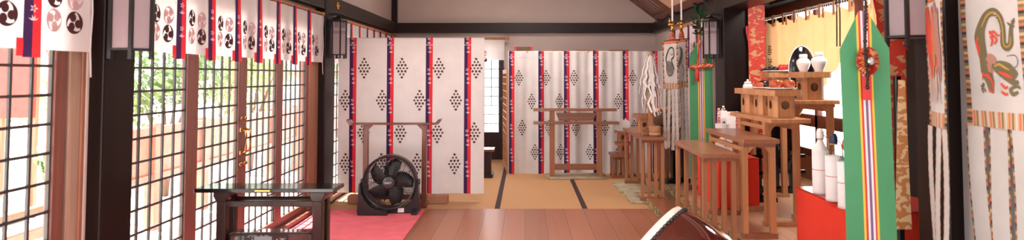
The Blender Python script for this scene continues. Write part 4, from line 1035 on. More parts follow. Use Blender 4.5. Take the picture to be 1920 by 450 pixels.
def flag(label, loc, rz, w, z1, ph, z_end, art, blade, base_z, sway=0.0, nstream=4):
    t = thing('beast_banner', label, 'banner', (loc[0], loc[1], base_z), rz); o = -base_z
    def Pz(u, v): return Vector((u + sway * (z1 - v), .004 * math.sin(9 * v + 20 * u), v + o))
    pn = Cloth(Pz, 1); bw = .032; z0 = z1 - ph
    pn.surf(-w / 2 + bw, w / 2 - bw, z0, z1 - bw, .03, .05)
    cyc = (1, 2, 3, 4, 3)
    k = 0; z = z1
    while z > z0 - .07:
        zz = max(z0 - .07, z - .013)
        for a, b_ in ((-w / 2, -w / 2 + bw), (w / 2 - bw, w / 2)): pn.mb.add([Pz(a, zz), Pz(b_, zz), Pz(b_, z), Pz(a, z)], [(0, 1, 2, 3)], cyc[k % 5])
        z = zz; k += 1
        if zz <= z0 - .07 + 1e-6: break
    pn.mb.add([Pz(-w / 2 + bw, z1 - bw), Pz(w / 2 - bw, z1 - bw), Pz(w / 2 - bw, z1), Pz(-w / 2 + bw, z1)], [(0, 1, 2, 3)], 1)
    x = -w / 2 + bw; k = 0
    while x < w / 2 - bw - 1e-6:
        xx = min(w / 2 - bw, x + .009); pn.mb.add([Pz(x, z0 - .07), Pz(xx, z0 - .07), Pz(xx, z0), Pz(x, z0)], [(0, 1, 2, 3)], (4, 1, 4, 3, 4, 0)[k % 6]); x = xx; k += 1
    pn.mb.build('panel', FM, t)
    am = MB(); art(am, w, z0 + o, z1 - bw + o); am.v = [v + Vector((sway * (z1 + o - v.z), .004 * math.sin(9 * (v.z - o) + 20 * v.x), 0)) for v in am.v]; am.build('painting', FM, t)
    sw_ = w / nstream
    for i in range(nstream):
        sm = MB(); a = -w / 2 + i * sw_ + .003; b_ = a + sw_ - .005; e = .010
        S = lambda u, v, i=i: Vector((u + sway * (z1 - v) + .004 * math.sin(4 * v + i), .008 * math.sin(5 * v + 1.7 * i), v + o))
        zt_ = z0 - .07; sm.grid(S, lin(a + e, b_ - e, 2), lin(z_end + .02 * (i % 2), zt_, 16), None)
        z = zt_; k = i
        while z > z_end + .02 * (i % 2) + .001:
            zz = max(z_end + .02 * (i % 2), z - .016)
            for p, q in ((a, a + e), (b_ - e, b_)): sm.add([S(p, zz), S(q, zz), S(q, z), S(p, z)], [(0, 1, 2, 3)], cyc[k % 5])
            z = zz; k += 1
        sm.build('streamer', FM, t)
    pz = z1 + o
    MB().tube([(0, .03, .0), (0, .03, pz + .06)], .013, 10).build('pole', 'black_lacquer', t)
    MB().tube([(-w / 2, .02, pz + .004), (w / 2, .02, pz + .004)], .007, 8).build('cross_rod', 'black_lacquer', t)
    MB().lathe([(.028, .0), (.034, .03), (.024, .08), (.02, .1)], (0, .03, pz + .0), n=14).build('brocade_wrap', 'rosette', t)
    MB().lathe([(.016, .10), (.018, .16), (.018, .17), (.045, .175), (.052, .187), (.045, .20), (.018, .205), (.015, .225)], (0, .03, pz), n=20).build('guard', 'gold', t)
    bl = MB().add([(-.017, .03, pz + .22), (0, .022, pz + .22), (.017, .03, pz + .22), (0, .038, pz + .22), (-.017, .03, pz + .22 + blade), (0, .022, pz + .22 + blade), (.017, .03, pz + .22 + blade), (0, .038, pz + .22 + blade), (0, .03, pz + .30 + blade)],
                  [(0, 1, 5, 4), (1, 2, 6, 5), (2, 3, 7, 6), (3, 0, 4, 7), (4, 5, 8), (5, 6, 8), (6, 7, 8), (7, 4, 8)]); bl.build('blade', 'blade_white', t)
    MB().box(-.11, .11, -.0, .06, 0, .05).box(-.03, .03, -.07, .068, 0, .045).box(-.028, .028, .002, .058, .05, .42).build('base', 'black_lacquer', t, .004)
    return t
def art_turtle(m, w, z0, z1):
    zc = (z0 + z1) / 2; y = -.0035
    stroke(m, [(-.05, zc + .02), (-.07, zc - .05), (-.03, zc - .13), (.03, zc - .12), (.05, zc - .05), (.0, zc - .0), (-.05, zc + .02)], .03, y, 6)
    m.poly([(-.05, y + .0005, zc), (-.06, y + .0005, zc - .07), (0, y + .0005, zc - .12), (.04, y + .0005, zc - .07), (.01, y + .0005, zc - .01)], 6)
    stroke(m, [(-.06, zc - .03), (-.085, zc + .06), (-.03, zc + .16), (.06, zc + .17), (.08, zc + .08), (.02, zc + .04), (.05, zc - .02), (.09, zc - .08)], [.008, .016, .016, .016, .016, .014, .012, .006], y - .001, 10)
    stroke(m, [(.0, zc + .12), (.03, zc + .09), (.06, zc + .11)], .01, y - .0015, 6)
def art_tiger(m, w, z0, z1):
    zc = (z0 + z1) / 2; y = -.0035
    stroke(m, [(-.06, zc - .16), (-.03, zc - .05), (.03, zc + .03), (.05, zc + .12), (.0, zc + .17)], [.02, .05, .055, .045, .02], y, 6)
    for k in range(6): stroke(m, [(-.05 + .02 * k, zc - .10 + .05 * k), (.0 + .012 * k, zc - .12 + .05 * k)], [.008, .003], y - .001, 10)
    stroke(m, [(.04, zc - .02), (.09, zc - .10), (.06, zc - .17)], [.012, .01, .008], y, 6)
def art_bird(m, w, z0, z1):
    zc = (z0 + z1) / 2; y = -.0035; h = z1 - z0
    stroke(m, [(-.12, z1 - .02), (-.10, z1 - .14), (-.05, zc), (-.02, zc - .1)], [.03, .08, .09, .03], y, 7)
    stroke(m, [(.0, z1 - .01), (.02, z1 - .14), (.06, zc + .02), (.08, zc - .12)], [.05, .11, .10, .02], y - .0003, 8)
    stroke(m, [(-.06, z1 - .02), (-.03, zc + .1), (.0, zc - .05)], [.02, .05, .02], y - .0007, 1)
    stroke(m, [(.08, z1 - .04), (.05, z1 - .16), (.01, zc + .02)], [.02, .07, .05], y - .0005, 8)
    for k in range(5): stroke(m, [(-.06 + .03 * k, zc + .02), (-.09 + .04 * k, zc - .08), (-.06 + .035 * k, zc - .17), (-.10 + .05 * k, zc - .22)], [.014, .01, .008, .003], y - .001, (7, 8, 9, 7, 6)[k])
    stroke(m, [(.02, zc - .06), (.05, zc - .16), (.03, zc - .22)], [.006, .006, .004], y - .0015, 6)
def art_dragon(m, w, z0, z1):
    y = -.0035; zt_ = Zp(4, 2.78) - .15
    def q(cx_, cy_):                     # brush position on the silk
        return ((1830 + cx_ / 2.367 - 1874) / 318.0, zt_ - cy_ / 2.367 * 2.78 / 1200)
    def st(pts, ws, mm, yy=0): stroke(m, [q(*p) for p in pts], [x / 2.367 * .0033 for x in ws] if isinstance(ws, (list, tuple)) else ws / 2.367 * .0026, y - yy, mm)
    st([(208, 92), (192, 120), (186, 160), (182, 190), (165, 205), (150, 188), (152, 140), (150, 100), (138, 66), (112, 44), (80, 58), (58, 105), (50, 150), (56, 200), (66, 250), (84, 290)], [6, 14, 20, 22, 24, 24, 22, 22, 24, 26, 28, 34, 42, 38, 32, 30], 5)
    st([(186, 160), (182, 190), (165, 203), (151, 188), (152, 140), (150, 100), (138, 66), (112, 46), (82, 60), (60, 105)], [3, 5, 6, 6, 5, 5, 6, 6, 6, 4], 9, .0006)
    st([(58, 215), (72, 300), (90, 350), (92, 400)], [20, 40, 36, 14], 5, .0003)
    st([(80, 240), (100, 262), (96, 300), (84, 270)], [22, 34, 24, 8], 8, .0008)
    st([(100, 285), (130, 285), (165, 300), (198, 330)], [16, 34, 38, 22], 5, .0008)
    st([(112, 300), (150, 330), (185, 356), (205, 352)], [10, 20, 18, 8], 5, .0010)
    st([(128, 312), (155, 322), (180, 336)], [6, 12, 5], 7, .0016)
    st([(110, 285), (130, 277), (150, 290), (170, 302)], [5, 8, 8, 4], 9, .0018)
    st([(165, 296), (200, 288), (208, 262), (196, 240), (160, 243)], [3, 3, 3, 3, 2], 6, .001)
    st([(200, 395), (180, 405), (170, 385), (195, 372), (210, 380)], [8, 14, 10, 10, 6], 5, .0006)
    st([(62, 360), (52, 385), (58, 405)], [10, 8, 4], 5, .001); st([(62, 372), (44, 372)], [8, 3], 5, .001); st([(60, 385), (72, 398)], [7, 3], 5, .001)
    st([(196, 100), (210, 84)], [8, 3], 5, .001); st([(190, 120), (208, 118)], [8, 3], 5, .001); st([(188, 112), (176, 98)], [8, 3], 5, .001)
    for pts in ([(92, 140), (110, 132), (128, 150), (146, 150)], [(96, 150), (104, 170), (98, 196)], [(110, 150), (122, 168), (112, 188)], [(92, 128), (104, 146), (100, 165)],
                [(44, 150), (38, 185), (44, 215), (52, 240)], [(48, 190), (50, 225)], [(62, 320), (85, 332), (102, 360), (104, 405)], [(62, 312), (58, 345)], [(84, 385), (100, 404)], [(134, 360), (150, 380), (160, 372)], [(134, 395), (152, 408), (160, 402)], [(80, 318), (96, 340)]):
        st(pts, [7, 8, 6, 3][:len(pts)] if len(pts) > 2 else [8, 3], 7, .0014)
    for k in range(8): st([(106 + 1.5 * k, 332 + 10 * k), (130 + 1.0 * k, 330 + 10 * k)], [5, 4], 0, .0020)
    for k in range(7): st([(118 + 3.4 * k, 56 + 13 * k), (128 + 3 * k, 52 + 13 * k)], [4, 2], 0, .0016)
zf7 = Zp(77, 7.2)
flag('banner with dark turtle and snake on striped streamers beside the small green banner', (X(1257, 7.2), 7.2), -1.25, .33, zf7, .47, Zp(280, 7.2), art_turtle, .42, .15)
flag('banner half hidden behind the turtle banner with a halberd blade', (X(1274, 7.28), 7.28), -1.25, .33, zf7 + .02, .47, Zp(268, 7.28), art_tiger, .40, .15)
flag('red bird banner hanging almost edge-on before the near black pillar', (1.925, 3.0), -1.93, .32, 1.735, .555, .32, art_bird, .5, .15, sway=0.0, nstream=3)
flag('green dragon banner hanging before the white wall', (2.028, 2.78), -PI / 2, .375, 1.76, .565, .30, art_dragon, .5, .15, sway=.035, nstream=3)
# ================================================================ brocade hangings
def brocade_hanging(label, loc, z1, z0, w, main, rz=0.0, wings=None, flare=0.0, amp=.006, bars=True):
    t = thing('brocade_hanging', label, 'brocade hanging', loc, rz); b0 = loc[2]
    def P(u, v):
        k = (z1 - v) / (z1 - z0); return Vector((u * (1 + flare * k), amp * math.sin(22 * u + 2 * v) * (.5 + k), v - b0))
    cl = Cloth(P, 1); cl.surf(-w / 2, w / 2, z0, z1, .015, .06); cl.mb.build('brocade', main, t)
    if wings:
        for s in (-1, 1):
            wg = Cloth(lambda u, v, s=s: Vector((s * (w / 2 - .01 + u + .012 * math.sin(18 * v)), .012 - .006 * math.sin(30 * u), v - b0)), 1)
            wg.surf(0, wings[2], wings[0], wings[1], .015, .05); wg.mb.build('side_ribbon', 'silk_red', t)
    m = MB()
    if bars: m.bar((-w / 2 - .06, .03, z1 - b0 + .015), (w / 2 + .06, .03, z1 - b0 + .015), .03)
    m.bar((0, .045, .0), (0, .045, z1 - b0 + .02), .03); m.box(-.09, .09, .02, .07, 0, .05).box(-.03, .03, -.05, .11, 0, .045)
    m.build('stand', 'black_lacquer', t, .003); return t
brocade_hanging('red and gold brocade hanging beyond the red chest', (X(1423, 6.5), 6.55, .15), Zp(8, 6.5), .30, .17, 'brocade_red', wings=(Zp(88, 6.5), Zp(48, 6.5), .022))
brocade_hanging('narrow pale brocade hanging beside the wide black pillar', (X(1401, 7.0), 7.0, .15), Zp(14, 7.0), Zp(175, 7.0), .085, 'brocade_pale', bars=False)
brocade_hanging('red and gold brocade hanging behind the large green banner', (X(1672, 3.62), 3.62, .15), 2.05, Zp(425, 3.62), .155, 'brocade_red', wings=(Zp(95, 3.62), Zp(-40, 3.62), .02))
brocade_hanging('gold brocade hanging flaring out below the lantern behind the large green banner', (X(1690, 3.43), 3.43, .15), Zp(150, 3.43), Zp(428, 3.43), .035, 'brocade_gold', flare=1.6, bars=False, amp=.012)

# ================================================================ cream curtain before the window
XCUR = 3.06
def cream_P(u, v):        # u = depth, v = height; drawn aside towards the far end
    k = max(0.0, (2.0 - v)); return Vector((XCUR + .03 * math.sin(2 * PI * u / .31 + .8 * k) * (.35 + .5 * k) + .014 * math.sin(27 * u), u, v))
def cream_bottom(u):
    if u >= 7.25: return .86
    if u <= 6.0: return 1.60
    return .86 + (7.25 - u) / 1.25 * .74
cc_ = thing('cream_curtain', 'cream curtain with black writing hanging before the bright sanctuary window', 'curtain', (XCUR, 6.9, .86))
us = lin(5.2, 8.26, 120); m = MB(); nv = 14; zt = 2.0
vs = []; fs = []
for u in us:
    zb_ = cream_bottom(u)
    for j in range(nv + 1): vs.append(cream_P(u, zb_ + (zt - zb_) * j / nv + .03 * math.cos(2 * PI * u / .31) * (1 if j == nv else 0) * .6))
for i in range(len(us) - 1):
    for j in range(nv): fs.append((i * (nv + 1) + j, i * (nv + 1) + j + 1, (i + 1) * (nv + 1) + j + 1, (i + 1) * (nv + 1) + j))
m.add(vs, fs, 0, True); m.build('cloth', 'cream', cc_, world=True)
wr = MB(); cl = Cloth(lambda u, v: cream_P(-u, v) + Vector((0, 0, 0)), 1); cl.mb = wr
tv, tf = text_tris('奉', .16)
wr.add([cream_P(7.93 - x, 1.645 + y) + Vector((-.02, 0, 0)) for x, y in tv], tf)
tv, tf = text_tris('献', .16)
wr.add([cream_P(7.93 - x, 1.485 + y) + Vector((-.02, 0, 0)) for x, y in tv], tf)
wr.build('writing', 'ink_black', cc_, world=True)
for k in range(10):
    y = 5.35 + .31 * k
    MB().box(XCUR - .022, XCUR - .018, y - .022, y + .022, 1.95, 2.09).box(XCUR + .018, XCUR + .022, y - .022, y + .022, 1.95, 2.09).box(XCUR - .022, XCUR + .022, y - .022, y + .022, 2.086, 2.09).build('tab', 'cream_tab', cc_, world=True)
pr = thing('curtain_rope_rail', 'pole wound with black and white cord carrying the cream curtain', 'curtain pole', (XCUR, 6.7, 2.06))
MB().tube([(XCUR, 5.1, 2.065), (XCUR, 8.3, 2.065)], .012, 10).build('pole', 'ink_black', pr, world=True)
tw = MB(); tw.tube([(XCUR + .014 * math.cos(a), 5.12 + a * .0075, 2.065 + .014 * math.sin(a)) for a in [i * .6 for i in range(700)]], .0055, 5); tw.build('white_cord', 'paper', pr, world=True)
# pair of hanging cords by the curtain edge
for k in range(2):
    tag(MB().tube([(2.9, 5.88 + .06 * k, 2.19), (2.9 + .004, 5.88 + .06 * k, 1.9), (2.9, 5.88 + .06 * k, 1.62)], .006, 6).build('hanging_cord', 'dark_stain'),
        ('dark thin cord hanging before the cream curtain, nearer the vases', 'dark thin cord hanging before the cream curtain, nearer the large green banner')[1 - k], 'cord')

# ================================================================ red chest with paper talismans
ch = thing('cloth_chest', 'bright red cloth-covered chest on the altar floor behind the offering tables', 'chest', (1.92, 6.17, .15))
x0, x1, y0, y1, zt = 1.745, X(1421, 5.8), 5.8, 6.52, Zp(297, 5.8)
MB().box(x0, x1, y0, y1, .15, zt).build('cloth_cover', 'red_felt', ch, .012, world=True)
MB().box(x0 - .004, x1 + .004, y0 - .004, y1 + .004, zt - .0, zt + .006).build('cloth_top', 'red_felt', ch, .003, world=True)
zt += .0065
def scribble(m, x0, x1, z0, z1, y, ry, mat=1, n=7):
    for k in range(n):
        z = z1 - (z1 - z0) * (k + .5) / n; w_ = (x1 - x0)
        for q in range(3):
            a = random.uniform(-.5, .5) + (PI / 2 if q == 1 else 0); l = w_ * random.uniform(.5, 1) * .5; cx_ = (x0 + x1) / 2 + random.uniform(-.2, .2) * w_; cz = z + random.uniform(-.3, .3) * (z1 - z0) / n
            dx, dz = math.cos(a) * l, math.sin(a) * l; tx, tz = -math.sin(a) * w_ * .09, math.cos(a) * w_ * .09
            m.add([(cx_ - dx - tx, y, cz - dz - tz), (cx_ + dx - tx, y, cz + dz - tz), (cx_ + dx + tx, y, cz + dz + tz), (cx_ - dx + tx, y, cz - dz + tz)], [(0, 1, 2, 3)], mat)
random.seed(21)
def talisman(label, px0, px1, py0, py1, Y, cols, red=False, lean=0.0):
    t = thing('paper_talisman', label, 'paper talisman', (X((px0 + px1) / 2, Y), Y, zt)); h = Zp(py0, Y) - zt
    w_ = X(px1, Y) - X(px0, Y); MB().box(-w_ / 2, w_ / 2, 0, .012, 0, h).build('sheet', 'paper', t, .002)
    m = MB()
    for c, z0, z1, sz, mm in cols: scribble(m, (c - sz / 2) * w_, (c + sz / 2) * w_, z0 * h, z1 * h, -.0015, 0, mm, max(2, int((z1 - z0) * h / (w_ * sz * 1.1))))
    m.build('brush_writing', ['paper', 'ink_black', 'silk_red'], t)
talisman('tall white paper talisman with a black character at the top, standing rearmost', 1350, 1362, 207, 290, 6.32, [(0, .6, .75, .5, 1)])
talisman('broad plain white paper talisman beside the tallest one on the chest', 1361, 1378, 209, 290, 6.26, [(-.2, .90, .95, .12, 1)])
talisman('white paper talisman with a column of black writing in front', 1352, 1367, 232, 290, 6.08, [(-.05, .25, .72, .22, 1), (.1, .85, .98, .2, 2)])
talisman('white paper talisman with black and red writing nearest the pillar', 1340, 1352, 231, 285, 6.14, [(.1, .5, .85, .25, 1)])
talisman('white paper talisman with red writing at the end of the chest', 1369, 1384, 252, 290, 5.98, [(-.25, .1, .8, .16, 1), (.2, .3, .75, .3, 2)])
def red_cone(label, px, py0, py1, Y, w_):
    z0, z1 = zt, Zp(py0, Y); t = thing('paper_tassel', label, 'paper ornament', (X(px, Y), Y, z0)); h = z1 - z0
    m = MB().prism([(-w_ / 2, 0), (w_ / 2, 0), (w_ * .4, h * .45), (w_ * .22, h), (-w_ * .22, h), (-w_ * .4, h * .45)], (0, .012, 0), (1, 0, 0), (0, 0, 1), .02); m.build('folded_paper', 'red_check', t, .003)
    MB().box(-w_ * .16, w_ * .16, -.01, .012, h, h + .012).build('knot', 'paper', t)
red_cone('red and white patterned paper ornament beside the tallest talisman', 1346.5, 205, 290, 6.40, .055)
red_cone('red and white patterned paper ornament at the end by the fruit table', 1380.5, 211, 290, 6.34, .06)
wk = thing('paper_streamer', 'small white knotted paper standing above the talismans', 'paper ornament', (X(1355, 6.46), 6.46, zt))
MB().box(-.004, .004, -.004, .004, 0, Zp(203, 6.46) - zt).build('stick', 'hinoki', wk)
MB().ball((0, 0, Zp(200, 6.46) - zt), .012).ball((-.012, 0, Zp(205, 6.46) - zt), .009).ball((.012, 0, Zp(204, 6.46) - zt), .009).build('knot', 'paper', wk)

# black lacquered stand with pointed posts
bs = thing('lacquer_post_stand', 'black lacquered stand with pointed posts under the tallest offering table', 'stand', (2.66, 6.66, .15))
for x, h in ((2.60, .47), (2.76, .30)):
    MB().box(x - .024, x + .024, 6.64, 6.69, .20, .15 + h).add([(x - .026, 6.638, .15 + h), (x + .026, 6.638, .15 + h), (x + .026, 6.692, .15 + h), (x - .026, 6.692, .15 + h), (x, 6.665, .15 + h + .05)], [(0, 1, 4), (1, 2, 4), (2, 3, 4), (3, 0, 4)]).build('post', 'black_lacquer', bs, .003, world=True)
for z in (.36, .52): MB().box(2.50, 2.90, 6.65, 6.68, z - .018, z + .018).build('rail', 'black_lacquer', bs, .003, world=True)
MB().box(2.48, 2.92, 6.58, 6.75, .15, .20).build('base', 'black_lacquer', bs, .005, world=True)
b2 = thing('lacquer_post_stand', 'slim black lacquered post stand beside the red chest', 'stand', (2.26, 6.0, .15))
MB().box(2.235, 2.275, 6.18, 6.22, .19, .74).build('post', 'black_lacquer', b2, .003, world=True)
MB().box(2.13, 2.40, 6.18, 6.22, .40, .43).box(2.13, 2.40, 6.18, 6.22, .56, .59).build('rail', 'black_lacquer', b2, .003, world=True)
MB().box(2.13, 2.40, 6.12, 6.28, .15, .19).build('base', 'black_lacquer', b2, .004, world=True)

# ================================================================ red table with bottles, near side
rt = thing('red_table', 'red cloth-covered table carrying wrapped bottles behind the large green banner', 'table', (2.3, 4.1, .15))
xt, ya, yb_ = 2.0, 3.88, 4.76; zt2 = .535
MB().box(xt, 2.62, ya, yb_, .15, zt2 - .012).build('cloth_side', 'red_felt', rt, .004, world=True)
MB().box(xt - .004, 2.625, ya - .004, yb_ + .004, zt2 - .012, zt2).build('red_top', 'red_lacquer', rt, .004, world=True)
def bottle(label, px, py_top, Y, cap, s=1.0):
    t = thing('sake_bottle', label, 'bottle', (X(px, Y), Y, zt2 + .0005), 0, 'paper-wrapped bottles on the red table')
    R = .050 * s; H = .40 * s
    MB().lathe([(.002, .002), (R * .92, 0), (R, .01), (R, .255 * s), (R * .92, .285 * s), (R * .55, .325 * s), (R * .34, .35 * s), (R * .30, .385 * s), (R * .36, .387 * s), (R * .36, .398 * s), (.002, .4 * s)], n=28).build('glass_body', 'bottle_glass' if cap != 'paper' else 'paper', t)
    sl = MB().lathe([(R * 1.04, .004), (R * 1.05, .02), (R * 1.045, .285 * s)], n=28).build('paper_wrapper', 'paper', t)
    MB().lathe([(R * 1.056, .158 * s), (R * 1.056, .162 * s)], n=28).build('red_line', 'flag_orange', sl)
    MB().lathe([(R * .42, .362 * s), (R * .48, .37 * s), (R * .46, .405 * s), (R * .3, .425 * s), (.002, .428 * s)], n=20).build('cap', cap, t)
    MB().tube([(R * .42, -R * .2, .385 * s), (R * .75, -R * .4, .36 * s), (R * .85, -R * .5, .32 * s), (R * .9, -R * .5, .285 * s)], .004, 6).tube([(R * .42 * math.cos(a), R * .42 * math.sin(a), .36 * s) for a in lin(0, 2 * PI, 16)[:-1]], .004, 6, closed=True).build('tie_cord', 'hemp', t)
bottle('paper-wrapped white bottle with a covered white neck, farthest of the three', 1535, 243, 4.46, 'paper', 1.05)
bottle('paper-wrapped bottle with a dark blue cap, middle of the three', 1560, 250, 4.19, 'cap_navy', 1.03)
bottle('paper-wrapped bottle half hidden by the large green banner', 1583, 255, 3.96, 'red_lacquer', 1.0)
# red lacquered low tray on the altar floor, near side
ft = thing('red_floor_tray', 'low red lacquered tray on the altar floor before the offering tables', 'tray', (1.70, 4.25, .151))
MB().box(1.60, X(1492, 4.46), 3.9, 4.47, .151, .175).build('top', 'red_lacquer', ft, .005, world=True)
for x in (1.62, 1.84): MB().box(x, x + .02, 3.92, 4.45, .175, .186).build('rim', 'red_lacquer', ft, .003, world=True)

# ================================================================ drum
dn = Vector((-.66, .38, .57)).normalized(); rc = W(1212, 462, 3.25); R = .255; L = .52
dr = thing('taiko_drum', 'large glossy red-brown barrel drum with a white skin edge at the picture foot', 'drum', rc - dn * L / 2)
prof = [(R, 0)] + [(R + .055 * math.sin(PI * q), -L * q) for q in lin(.04, .96, 14)] + [(R, -L)]
c0 = dn * L / 2
MB().lathe([(r, h) for r, h in prof], c0, dn, 56).build('barrel', 'drum_body', dr)
for s, nm in ((1, 0), (-1, 1)):
    c = c0 if s > 0 else c0 - dn * L; ax = dn * s
    MB().lathe([(R + .0125, -.052), (R + .010, -.046), (R + .004, .004), (R - .01, .012), (R * .9, .010), (.002, .008)], c, ax, 56).build('drum_skin', 'drum_skin', dr)
    tm = MB(); u = dn.orthogonal().normalized(); v = dn.cross(u)
    for k in range(64):
        g = 2 * PI * k / 64; tm.ball(c + (u * math.cos(g) + v * math.sin(g)) * (R + .0125) - ax * .030, .0108, n=8, k=5)
    tm.build('tack_ring', 'tack_black', dr)
hd = MB(); hc_ = c0 - dn * L * .5; sd = dn.cross(Vector((0, 0, 1))).normalized(); upv = sd.cross(dn)
hd.tube([hc_ + (-upv * .2 - sd * 1) .normalized() * (R + .065) + (dn * math.cos(a) + upv * math.sin(a)) * .045 for a in lin(0, 2 * PI, 18)[:-1]], .006, 8, closed=True).build('ring_handle', 'brass', dr)
ds = thing('drum_stand', 'wooden cradle stand under the barrel drum', 'stand', (rc.x + .12, 3.15, 0))
bc = rc - dn * L / 2
for yy in (-.22, .22):
    for xx in (-.2, .2): MB().bar((bc.x + xx * 1.3, bc.y + yy * 1.1, .0), (bc.x + xx * .7, bc.y + yy * .7, max(.03, bc.z - .34)), .05).build('leg', 'redwood', ds, .004, world=True)
    MB().bar((bc.x - .2, bc.y + yy, .05), (bc.x + .2, bc.y + yy, .05), .04).build('cross_rail', 'redwood', ds, .004, world=True)

# ================================================================ framed votive paintings leaning above the right-hand beam
def votive(label, y0, y1, art):
    """picture frame resting on the beam, its top leaning into the room"""
    p0 = Vector((2.04, 0, 2.215)); up = Vector((-.80, 0, .60)); nrm = Vector((-.60, 0, -.80)); hgt = .62
    t = thing('votive_painting', label, 'painting', (2.04, (y0 + y1) / 2, 2.215))
    Pt = lambda y, h, d=0: p0 + up * h + nrm * d + Vector((0, y, 0))
    def slab(ya, yb, ha, hb, d0, d1, m=0):
        return [Pt(ya, ha, d0), Pt(yb, ha, d0), Pt(yb, hb, d0), Pt(ya, hb, d0), Pt(ya, ha, d1), Pt(yb, ha, d1), Pt(yb, hb, d1), Pt(ya, hb, d1)], [(3, 2, 1, 0), (4, 5, 6, 7), (0, 1, 5, 4), (1, 2, 6, 5), (2, 3, 7, 6), (3, 0, 4, 7)]
    fm = MB(); e = .10
    for a in ((y0, y1, 0, e), (y0, y1, hgt - e, hgt), (y0, y0 + e, e, hgt - e), (y1 - e, y1, e, hgt - e)): fm.add(*slab(*a, 0, .035))
    fm.build('frame', 'frame_brown', t, .004, world=True)
    MB().add(*slab(y0 + e, y1 - e, e, hgt - e, .004, .016)).build('picture_panel', 'frame_brown' if art == 'feather' else 'flag_tan', t, world=True)
    pm = MB(); D = .018
    def blob(cy, ch_, ry, rh, m): pm.poly([Pt(cy + ry * math.cos(a) * (1 + .2 * math.sin(3 * a)), ch_ + rh * math.sin(a) * (1 + .2 * math.cos(2 * a)), D + .0006 * m) for a in lin(0, 2 * PI, 18)[:-1]], m)
    yc, hc = (y0 + y1) / 2, hgt / 2
    if art == 'feather':
        for k in range(5):
            q = y0 + e + .06 + k * (y1 - y0 - 2 * e - .1) / 4
            for i in range(8):
                a0, a1 = i / 8, (i + 1) / 8; f_ = lambda s: q + .05 * math.sin(2.6 * s + k)
                h0, h1 = e + .03 + a0 * .34, e + .03 + a1 * .34
                pm.add([Pt(f_(a0) - .012, h0, D), Pt(f_(a0) + .012, h0, D), Pt(f_(a1) + .012, h1, D), Pt(f_(a1) - .012, h1, D)], [(0, 1, 2, 3)], 0)
    else:
        blob(yc, hc, (y1 - y0) * .30, hgt * .24, 0); blob(yc - .12, hc - .04, .12, .08, 1); blob(yc + .14, hc + .02, .10, .10, 2); blob(yc, hc + .06, .07, .06, 3); blob(yc + .05, hc - .1, .16, .04, 1)
    pm.build('painted_figure', ['flag_white', 'ink_gold', 'ink_grey', 'ink_olive'], t, world=True)
    for q in (y0 + .18, y1 - .18): MB().add(*slab(q - .02, q + .02, -.02, .04, .03, .06)).build('bracket', 'black_metal', t, world=True)
votive('farthest leaning framed panel with pale feather strokes above the beam', 8.72, 9.75, 'feather')
votive('leaning framed painting with gold figures above the two halberds', 7.30, 8.70, 'figures')
votive('leaning framed painting nearest the wide black pillar', 5.9, 7.28, 'figures')

# ================================================================ outside: garden seen through the doors
struct('ground', MB().box(-30, 30, -12, 40, -.5, -.42), 'gravel')
struct('veranda', MB().box(-3.0, -2.22, .4, 10.4, -.12, -.04), 'gravel')
struct('unseen_sun_eave', MB().box(-3.35, -2.3, -1, 11, 2.62, 2.70), 'ceiling_board')  # unseen eave, added to stop the sun patch just inside the sill
def shrub(label, x, y, r, h, n, mat, zc=None, group='garden shrubs beyond the doors'):
    t = thing('garden_shrub', label, 'shrub', (x, y, -.42), 0, group); zc = zc or h * .62
    tr = MB()
    for k in range(4):
        a = k * 1.7; tr.tube([(0, 0, 0), (.12 * r * math.cos(a), .12 * r * math.sin(a), zc * .5), (.5 * r * math.cos(a), .5 * r * math.sin(a), zc)], [.05, .035, .012], 7)
    tr.build('stem', 'bark', t)
    fo = MB()
    cents = [(random.uniform(-.6, .6) * r, random.uniform(-.6, .6) * r, zc + random.uniform(-.5, .5) * (h - zc) * 1.4, random.uniform(.35, .6) * r) for _ in range(9)]
    for k in range(n):
        c = random.choice(cents); d = Vector((random.gauss(0, 1), random.gauss(0, 1), random.gauss(0, 1))).normalized()
        p = Vector(c[:3]) + d * c[3] * random.uniform(.6, 1.05); l = random.uniform(.07, .14)
        e = d.cross(Vector((random.random(), random.random(), random.random()))).normalized(); f_ = d.cross(e)
        fo.add([p, p + e * l * .5 + f_ * l * .25, p + e * l, p + e * l * .5 - f_ * l * .25], [(0, 1, 2, 3)])
    fo.build('foliage', mat, t)
random.seed(4)
for lab, x, y, r, h, n_, mt in (
    ('mid green shrub beyond the vermilion fence, seen through the first lattice door', -5.3, 9.5, .8, 2.6, 1500, 'leaf_mid'),
    ('pale green tree crown above the fence, seen through the first lattice door', -7.2, 10.6, 1.3, 3.6, 1600, 'leaf_light'),
    ('low green shrub close to the veranda, seen at mid height through the first door', -4.9, 6.9, .40, 1.5, 700, 'leaf_mid'),
    ('pale green shrub seen through the second lattice door', -5.2, 12.2, .8, 2.8, 1400, 'leaf_light'),
    ('mid green tree behind the meeting lattice doors', -6.6, 14.2, 1.4, 3.8, 1700, 'leaf_mid'),
    ('green shrub seen through the farthest lattice doors', -5.2, 18.0, .9, 3.0, 1300, 'leaf_mid'),
    ('green shrub by the stone wall, seen beside the nearest valance', -8.4, 8.9, .9, 3.0, 1500, 'leaf_light'),
    ('leafy shrub in front of the salmon board, seen through the nearest lattice', -9.6, 9.4, .8, 2.3, 1200, 'leaf_mid')):
    shrub(lab, x, y, r, h, n_, mt)
fe = thing('garden_fence', 'vermilion post and rail fence in the garden beyond the lattice doors', 'fence', (-4.3, 9.0, -.42))
for k in range(9): MB().box(-4.36, -4.24, 6.3 + 1.15 * k - .06, 6.3 + 1.15 * k + .06, -.42, .80).build('post', 'vermilion', fe, .006, world=True)
for z in (.66, .12): MB().box(-4.34, -4.26, 6.2, 15.6, z, z + .10).build('rail', 'vermilion', fe, .004, world=True)
MB().box(-4.31, -4.29, 6.3, 15.5, .22, .66).build('panel', 'vermilion', fe, world=True)
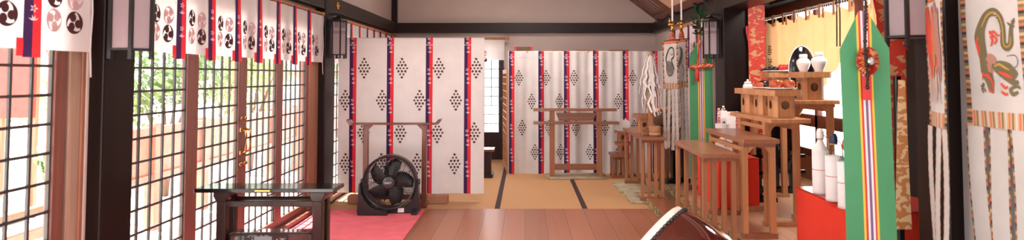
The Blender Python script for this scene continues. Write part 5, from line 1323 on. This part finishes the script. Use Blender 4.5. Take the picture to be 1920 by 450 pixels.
ob = thing('notice_board', 'salmon vermilion board on posts in the garden beside the nearest valance', 'board', (-6.3, 7.9, -.42))
MB().box(-6.64, -6.14, 8.0, 8.06, Zp(221, 8), 2.3).build('board', 'vermilion_deep', ob, .01, world=True)
for x in (-6.60, -6.18): MB().box(x - .04, x + .04, 8.06, 8.12, -.42, 2.35).build('post', 'jamb_wood', ob, .004, world=True)
sw = thing('stone_steps', 'grey stone block steps in the garden seen through the nearest lattice', 'steps', (-7.0, 8.0, -.42))
for i, (x0, x1, z0, z1) in enumerate(((-7.6, -6.75, -.42, -.10), (-6.72, -6.1, -.42, -.12), (-7.6, -6.85, -.09, .18), (-6.82, -6.42, -.11, .16), (-7.6, -6.95, .19, .40))):
    MB().box(x0, x1, 7.1 + .1 * (i // 2), 7.9, z0, z1).build('stone_block', 'stone', sw, .015, world=True)
pr_ = thing('porch_rail', 'low vermilion and bare wood rail just outside the nearest lattice', 'rail', (-3.6, 4.0, -.42))
MB().box(-3.75, -3.67, 2.6, 6.0, .12, .20).build('vermilion_rail', 'vermilion', pr_, .005, world=True)
MB().box(-3.75, -3.67, 2.6, 6.0, .30, .36).build('bare_rail', 'jamb_wood', pr_, .005, world=True)
for y in (2.7, 4.2, 5.8): MB().box(-3.77, -3.65, y - .05, y + .05, -.42, .42).build('post', 'vermilion', pr_, .005, world=True)
go = thing('shrine_outbuilding', 'vermilion outbuilding beyond the farthest lattice doors', 'building', (-5.0, 21, -.42))
MB().box(-8.2, -4.2, 20, 24, .1, 3.0).build('wall', 'plaster_white', go, world=True)
for x in (-8.1, -6.8, -5.5, -4.3): MB().box(x - .12, x + .12, 19.85, 20.05, -.42, 3.0).build('pillar', 'vermilion', go, .01, world=True)
for z in (.0, 1.3, 2.8): MB().box(-8.2, -4.2, 19.9, 20.02, z, z + .18).build('beam', 'vermilion', go, .01, world=True)
MB().prism([(-9, 3.0), (-3.4, 3.0), (-6.2, 4.6)], (0, 25, 0), (1, 0, 0), (0, 0, 1), 6).build('roof', 'stone', go, world=True)
bpy.context.view_layer.update()
